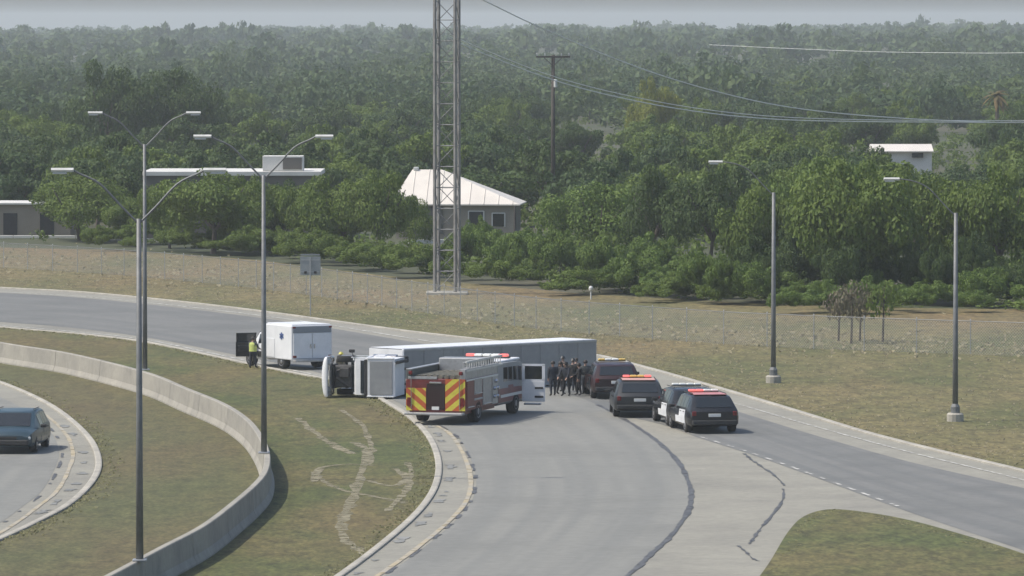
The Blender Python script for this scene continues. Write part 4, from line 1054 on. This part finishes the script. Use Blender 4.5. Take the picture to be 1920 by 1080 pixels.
    for sg in (-1, 1):
        x0, x1 = (-hw + .02, -.40) if sg < 0 else (.40, hw - .02); z0, z1 = .66, 2.2 if sg > 0 else 1.75
        pn = MB().box(((x0 + x1) / 2, -h - .015, (z0 + z1) / 2), (x1 - x0, .03, z1 - z0)).build('chevron_panel', M_RED, root)
        step = .21; k = -14
        while k < 24:
            c = k * step; a, b2 = (-sg * .707, .707)
            pl = clip(clip([(x0, z0), (x1, z0), (x1, z1), (x0, z1)], a, b2, c), -a, -b2, -(c + step))
            if len(pl) > 2 and k % 2 == 0: MB().prism(pl, -h - .042, -h - .031, 'y').build('chevron_stripe', M_CHY, pn)
            elif len(pl) > 2: MB().prism(pl, -h - .042, -h - .031, 'y').build('chevron_stripe', M_CHR, pn)
            k += 1
    MB().box((0, -h - .02, 1.35), (.74, .05, 1.25), .01).build('rear_locker', M_MAROON, root)
    MB().box((0, -h - .06, 2.02), (.5, .05, .08), .01).build('rear_grab_rail', M_CHROME, root)
    MB().box((0, -h - .22, .52), (2.4, .45, .12), .03).build('tailboard', M_STEELP, root)
    MB().box((0, -h - .06, .78), (.3, .03, .16), .005).build('number_plate', M_PLATE, root)
    MB().box((-.55, -h + .02, 2.24), (1.2, .06, .12), .01).build('hosebed_lip', M_STEELP, root)
    for sg in (-1, 1): MB().tube([(sg * 1.0, -h - .07, .7), (sg * 1.0, -h - .09, 2.3)], .02, 5).build('grab_handle', M_CHROME, root)
fire_engine()

# ---------------- overturned lorry: trailer on its side, roof to the camera
def trailer():
    P0 = at_depth(757, 655, 1.0); 
    A = at(757, 655, 2.08); B = at(1118, 637, 2.08); A.z = B.z = 0
    d = B - A; L = d.length; ang = math.atan2(d.y, d.x)
    root = tag(empty('semi_trailer', (A.x, A.y, .05), ang), 'long grey box trailer lying on its side across the road', 'trailer', 'overturned truck')
    Wd, Ht = 2.03, 2.35                     # lying: local x along, y away from the roof face, z up
    MB().box((L / 2, Ht / 2, Wd / 2 + .02), (L - .08, Ht, Wd - .04), .03).build('box_body', M_SILVER, root)
    n = 10
    for k in range(n):
        x = L * (k + .5) / n; MB().box((x, -.012, Wd / 2 + .02), (L / n - .03, .024, Wd - .22), .008).build('roof_panel', M_SILVER, root)
        MB().box((x, Ht / 2, Wd + .012), (L / n - .025, Ht - .2, .02), .006).build('side_panel', M_WHITEP, root)
    for z in (.08, Wd - .05): MB().box((L / 2, .0, z), (L, .08, .10), .02).build('roof_edge_rail', M_GALV, root)
    MB().box((-.02, Ht / 2, Wd / 2 + .02), (.04, Ht - .1, Wd - .1), .01).build('front_wall', M_WHITEP, root)
    MB().box((.04, .06, Wd / 2), (.14, .14, Wd), .04).build('corner_post', M_WHITEP, root); MB().box((L - .04, .06, Wd / 2), (.12, .14, Wd), .03).build('corner_post', M_WHITEP, root)
    MB().box((L + .02, Ht / 2, Wd * .25), (.04, Ht - .15, Wd / 2 - .08), .01).build('rear_door', M_WHITEP, root); MB().box((L + .02, Ht / 2, Wd * .75), (.04, Ht - .15, Wd / 2 - .08), .01).build('rear_door', M_WHITEP, root)
    for z in (.5, 1.8):
        fr = MB().box((L / 2, Ht + .12, z), (L - .6, .24, .10), .02).build('chassis_rail', M_TRIM, root)
    for x in (L - 1.2, L - 2.5):
        ax = MB(); ax.tube([(x, Ht + .45, .12), (x, Ht + .45, Wd - .12)], .07, 8); ax.build('axle', M_TRIM, root)
        for z in (.20, Wd - .20):
            w_ = MB().lathe([(.3, -.15), (.48, -.15), (.5, -.1), (.5, .1), (.48, .15), (.3, .15)], (0, 0, 0), (0, 0, 1), 18).build('wheel', M_TYRE, root, True); w_.location = (x, Ht + .45, z)
            MB().lathe([(.29, -.16), (.29, .16), (.1, .17)], (0, 0, 0), (0, 0, 1), 14).build('rim', M_RIM, w_)
    return A, ang
TA_, tang = trailer()

def tractor():
    # local: x forward (picture left), y away from the cab roof (towards wheels), z up while lying
    o = at(746, 750); root = tag(empty('truck_tractor', (o.x, o.y, .05), R(180 - 12), (.90, .95, .92)), 'white truck tractor lying on its side with its hood tipped forward', 'truck', 'overturned truck')
    W_ = 1.98
    # because x points left, "away" is -y here
    Y = lambda v: -v
    sp = MB(); sp.prism([(.15, Y(.02)), (1.55, Y(.02)), (1.75, Y(.45)), (1.75, Y(2.0)), (.15, Y(2.0))], .10, W_ - .04, 'z'); sp.build('sleeper_body', M_WHITEP, root)
    MB().box((.86, Y(-.012), W_ / 2 + .02), (1.16, .03, W_ - .34), .02).build('roof_fairing', M_SILVER, root)
    for z in (.1, W_ - .02): MB().box((.9, Y(.06), z), (1.4, .16, .08), .03).build('roof_edge', M_WHITEP, root)
    MB().prism([(1.76, Y(.50)), (2.30, Y(.62)), (2.62, Y(1.25)), (2.62, Y(2.1)), (1.76, Y(2.1))], .14, W_ - .06, 'z').build('cab', M_WHITEP, root)
    m = MB(); m.quad((1.70, Y(.28), .22), (1.70, Y(.28), W_ - .14), (2.66, Y(1.22), W_ - .18), (2.66, Y(1.22), .26), th=.05, nrm=(.7, .7, 0)); m.build('windscreen', M_GLASS, root)
    MB().box((1.66, Y(.20), W_ / 2 + .02), (.20, .26, W_ - .2), .03).build('sun_visor', M_TRIM, root)
    MB().box((2.15, Y(1.35), W_ - .02), (.9, 1.2, .05), .02).build('driver_door', M_WHITEP, root); MB().box((2.15, Y(.98), W_ + .015), (.7, .42, .03), .01).build('door_window', M_GLASS, root)
    eng = MB(); eng.box((3.1, Y(1.55), W_ / 2), (.95, .85, 1.1), .08); eng.box((3.0, Y(1.12), W_ / 2 + .2), (.5, .3, .5), .05); eng.tube([(2.8, Y(1.2), .5), (3.4, Y(1.1), .9), (3.5, Y(1.3), 1.4)], .10, 8); eng.tube([(2.75, Y(1.25), 1.5), (3.45, Y(1.15), 1.25)], .08, 8); eng.build('engine_block', M_ENGINE, root)
    MB().box((3.62, Y(1.5), W_ / 2), (.14, .95, 1.2), .03).build('radiator', M_TRIM, root)
    # tipped hood: a curved white shell standing in front of the engine bay
    v = []; f = []; n = 12
    for i in range(n + 1):
        a = math.pi * i / n; z = W_ / 2 - math.cos(a) * (W_ / 2 - .02)
        for (dx, yy_) in ((0, .35), (.30, .55), (.42, 1.1), (.40, 1.9)): v.append((3.72 + dx * (.35 + .65 * math.sin(a)), Y(yy_), z))
    for i in range(n):
        for k in range(3): q = i * 4 + k; f.append((q, q + 1, q + 5, q + 4))
    hd = mesh_obj('hood', v, f, M_WHITEP, root, True); sm = hd.modifiers.new('thick', 'SOLIDIFY'); sm.thickness = .07; sm.offset = 0
    MB().box((4.12, Y(1.35), W_ / 2), (.06, .7, 1.0), .03).build('grille', M_CHROME, root)
    for z in (.32, W_ - .30): MB().box((3.98, Y(1.65), z), (.24, .30, .26), .06).build('headlight', M_HEAD, root)
    MB().box((3.95, Y(2.12), W_ / 2), (.25, .36, W_ - .06), .08).build('bumper', M_CHROME, root)
    for z in (.6, 1.35): MB().box((1.95, Y(2.20), z), (4.0, .26, .10), .02).build('chassis_rail', M_TRIM, root)
    for x in (3.25, .55):
        MB().tube([(x, Y(2.45), .1), (x, Y(2.45), W_ - .1)], .07, 8).build('axle', M_TRIM, root)
        for z in (.18, W_ - .18):
            w_ = MB().lathe([(.3, -.15), (.47, -.15), (.5, -.1), (.5, .1), (.47, .15), (.3, .15)], (0, 0, 0), (0, 0, 1), 18).build('wheel', M_TYRE, root, True); w_.location = (x, Y(2.45), z)
            MB().lathe([(.29, -.16), (.29, .16), (.1, .17)], (0, 0, 0), (0, 0, 1), 14).build('rim', M_RIM, w_)
    MB().tube([(.02, Y(1.9), W_ - .2), (.02, Y(-.1), W_ - .2)], .08, 10).build('exhaust_stack', M_TRIM, root)
    MB().lathe([(.30, 0), (.32, .03), (.32, 1.2), (.30, 1.23)], (.6, Y(2.35), W_ - .25), (1, 0, 0), 14).build('fuel_tank', M_CHROME, root)
    for x in (1.05,): MB().box((x, Y(.85), W_ + .08), (.5, .5, .08), .03).build('side_fairing', M_WHITEP, root)
    MB().tube([(2.45, Y(.75), W_), (2.55, Y(.7), W_ + .28)], .02, 5).build('mirror_arm', M_TRIM, root); MB().box((2.55, Y(.75), W_ + .30), (.3, .12, .16), .04).build('mirror', M_TRIM, root)
tractor()

# ================================================================== PEOPLE
def person(px, py, face, pose, top, legs, label, hat=None, vest=None, ht=1.54):
    b = at(px, py); b.z = .05
    k = ht / 1.76
    J = {}; E = []
    def j(n, p, r, par=None):
        J[n] = (Vector(p) * k, r * k);
        if par: E.append((par, n))
    bend = pose.get('bend', 0.0); st = pose.get('step', .10)
    j('pelvis', (0, 0, .95), (.155)); j('waist', (0, .02 + bend * .1, 1.10), .14, 'pelvis'); j('chest', (0, .02 + bend * .28, 1.32), .165, 'waist')
    j('neck0', (0, .0 + bend * .38, 1.47), .075, 'chest'); j('neck', (0, .02 + bend * .44, 1.53), .058, 'neck0'); j('head', (0, .035 + bend * .5, 1.62), .092, 'neck'); j('crown', (0, .03 + bend * .55, 1.71), .082, 'head')
    j('nose', (0, .125 + bend * .55, 1.625), .018, 'head')
    for s, sd in ((1, 'R'), (-1, 'L')):
        a = pose.get('arm' + sd, 0.0); el = pose.get('elbow' + sd, .25)
        sh = Vector((s * .195, bend * .34, 1.43)); up_ = Vector((s * .10, math.sin(a), -math.cos(a))).normalized(); elb = sh + up_ * .29
        fo = Vector((s * -.05, math.sin(a + el), -math.cos(a + el))).normalized(); wr = elb + fo * .26
        j('sh' + sd, sh, .078, 'chest'); j('el' + sd, elb, .054, 'sh' + sd); j('wr' + sd, wr, .036, 'el' + sd)
        j('palm' + sd, wr + fo * .08, .038, 'wr' + sd)
        for q, off in enumerate((-.03, -.01, .01, .03)): j('f%d' % q + sd, wr + fo * (.165 - .012 * abs(q - 1.4)) + Vector((0, off, 0)), .010, 'palm' + sd)
        j('th' + sd, wr + fo * .09 + Vector((-s * .045, .045, 0)), .011, 'palm' + sd)
        y = st * s
        j('hip' + sd, (s * .10, 0, .90), .115, 'pelvis'); j('kn' + sd, (s * .115, y * .5 + .03, .50), .072, 'hip' + sd); j('an' + sd, (s * .12, y, .10), .050, 'kn' + sd); j('toe' + sd, (s * .14, y + .15, .045), .042, 'an' + sd)
    names = list(J); idx = {n: i for i, n in enumerate(names)}
    me = bpy.data.meshes.new('person'); me.from_pydata([tuple(J[n][0]) for n in names], [(idx[a], idx[c]) for a, c in E], []); me.update()
    ob = bpy.data.objects.new('person', me); COL.objects.link(ob)
    sk = ob.modifiers.new('skin', 'SKIN'); sk.use_smooth_shade = True
    for i, n in enumerate(names):
        r_ = J[n][1]; rx = r_ * (1.18 if n in ('chest', 'waist', 'pelvis') else 1.0); ry = r_ * (.82 if n in ('chest', 'waist', 'pelvis') else 1.0)
        me.skin_vertices[0].data[i].radius = (rx, ry); me.skin_vertices[0].data[i].use_root = (n == 'pelvis')
    ob.modifiers.new('sub', 'SUBSURF').levels = 1; ob.modifiers['sub'].render_levels = 1
    dg = bpy.context.evaluated_depsgraph_get(); nm = bpy.data.meshes.new_from_object(ob.evaluated_get(dg)); bpy.data.objects.remove(ob)
    zmin = min(v.co.z for v in nm.vertices)
    for v in nm.vertices: v.co.z -= zmin
    nm.materials.clear()
    for mm in (top, legs, M_SKIN, M_BOOT): nm.materials.append(mm)
    hand = [J['palmR'][0], J['palmL'][0]]
    for p in nm.polygons:
        c = p.center; z = c.z + zmin
        if z > 1.49 * k: p.material_index = 2
        elif min((Vector((c.x, c.y, z)) - h).length for h in hand) < .105 * k: p.material_index = 2
        elif z < .13 * k: p.material_index = 3
        elif z < .96 * k and abs(c.x) < .235 * k: p.material_index = 1
        else: p.material_index = 0
        p.use_smooth = True
    body = link(bpy.data.objects.new('person', nm)); body.location = b; body.rotation_euler = (0, 0, face); body.scale = (1.12, 1.08, 1)
    tag(body, label, 'person', 'people at the crash scene')
    hc = J['head'][0] + Vector((0, 0, -zmin)); hm = MB()
    if hat: hm.lathe([(.150 * k, .055 * k), (.150 * k, .07 * k), (.108 * k, .075 * k), (.106 * k, .12 * k), (.06 * k, .175 * k), (.015 * k, .185 * k)], hc, (0, 0, 1), 14); hm.build('helmet', hat, body, True)
    else: hm.lathe([(.099 * k, .0), (.104 * k, .05 * k), (.098 * k, .11 * k), (.06 * k, .155 * k), (.01, .165 * k)], hc + Vector((0, -.016 * k, .0)), (0, .10, 1), 12); hm.build('hair', M_HAIR, body, True)
    if vest:
        c0 = J['chest'][0] + Vector((0, 0, -zmin)); vm_ = MB()
        prof = []
        v = []; f = []; n = 14
        for (z, rx, ry, yo) in ((-.36, .205, .155, -.01), (-.20, .20, .150, 0), (-.02, .215, .160, 0), (.09, .205, .150, .0), (.15, .13, .11, 0)):
            for q in range(n): a = 2 * math.pi * q / n; v.append((c0.x + rx * k * math.cos(a), c0.y + (yo + ry * math.sin(a)) * k, c0.z + z * k))
        for i in range(4):
            for q in range(n): f.append((i * n + q, i * n + (q + 1) % n, (i + 1) * n + (q + 1) % n, (i + 1) * n + q))
        mesh_obj('vest', v, f, vest, body, True)
    return body
NAVY = mat('navy_uniform', (.016, .020, .030), .85, (.024, .028, .038), 6); BLK = mat('black_uniform', (.013, .013, .015), .85, (.02, .02, .022), 6)
BUNK = mat('turnout_gear', (.06, .055, .04), .9, (.04, .038, .03), 6); GRY = mat('grey_clothes', (.06, .065, .065), .85, (.045, .05, .05), 6)
HIVIS = mat('hi_vis_vest', (.50, .56, .16), .8, (.44, .50, .14), 6); HELM = mat('yellow_helmet', (.50, .46, .08), .4); HELB = mat('black_helmet', (.02, .02, .02), .4)
person(1037, 744, R(20), dict(armR=.2, elbowR=.9), NAVY, NAVY, 'person in navy uniform at the left end of the dark-clothed group', ht=1.58)
person(1050, 741, R(-60), dict(armL=.1, elbowL=1.2), BLK, BLK, 'person in black second from the left in the standing group', ht=1.50)
person(1062, 744, R(150), dict(bend=.25, armR=.5, armL=.4), NAVY, BLK, 'person in dark clothing leaning forward in the middle of the group', ht=1.55)
person(1074, 740, R(-20), dict(step=.18), BLK, NAVY, 'person in black right of the leaning one in the group', HELB, ht=1.60)
person(1086, 743, R(90), dict(armR=.4, elbowR=.6), BLK, BLK, 'person in black facing left, second from the right in the group', ht=1.48)
person(1098, 741, R(10), dict(armL=.15), GRY, NAVY, 'person in dark grey top at the right end of the group', ht=1.56)
person(1056, 736, R(30), dict(), BLK, NAVY, 'person in dark clothing standing behind the left half of the group', HELB, ht=1.62)
person(1080, 735, R(-10), dict(), NAVY, NAVY, 'person in navy standing behind the right half of the group', ht=1.52)
person(474, 692, R(-30), dict(armR=.5, elbowR=.7), GRY, NAVY, 'person in a pale hi-vis vest beside the open ambulance door', None, HIVIS)
person(640, 724, R(160), dict(armL=.6), BUNK, BUNK, 'person with a yellow helmet standing behind the overturned tractor', HELM)

# ================================================================== HAZE
hz = MB(); hz.box((0, 4600, 16.5), (18400, 10600, 35.5)); ho = hz.build('haze', mat('haze_empty', (1, 1, 1)))
hm_ = bpy.data.materials.new('haze_air'); hm_.use_nodes = True; n = hm_.node_tree; n.nodes.clear()
pv = n.nodes.new('ShaderNodeVolumePrincipled'); pv.inputs['Color'].default_value = (.90, .96, 1.0, 1); pv.inputs['Density'].default_value = .00015; pv.inputs['Anisotropy'].default_value = .2
ou = n.nodes.new('ShaderNodeOutputMaterial'); n.links.new(pv.outputs[0], ou.inputs['Volume'])
ho.data.materials.clear(); ho.data.materials.append(hm_); ho['kind'] = 'stuff'; tag(ho, 'pale blue-grey haze lying over the whole view', 'haze')
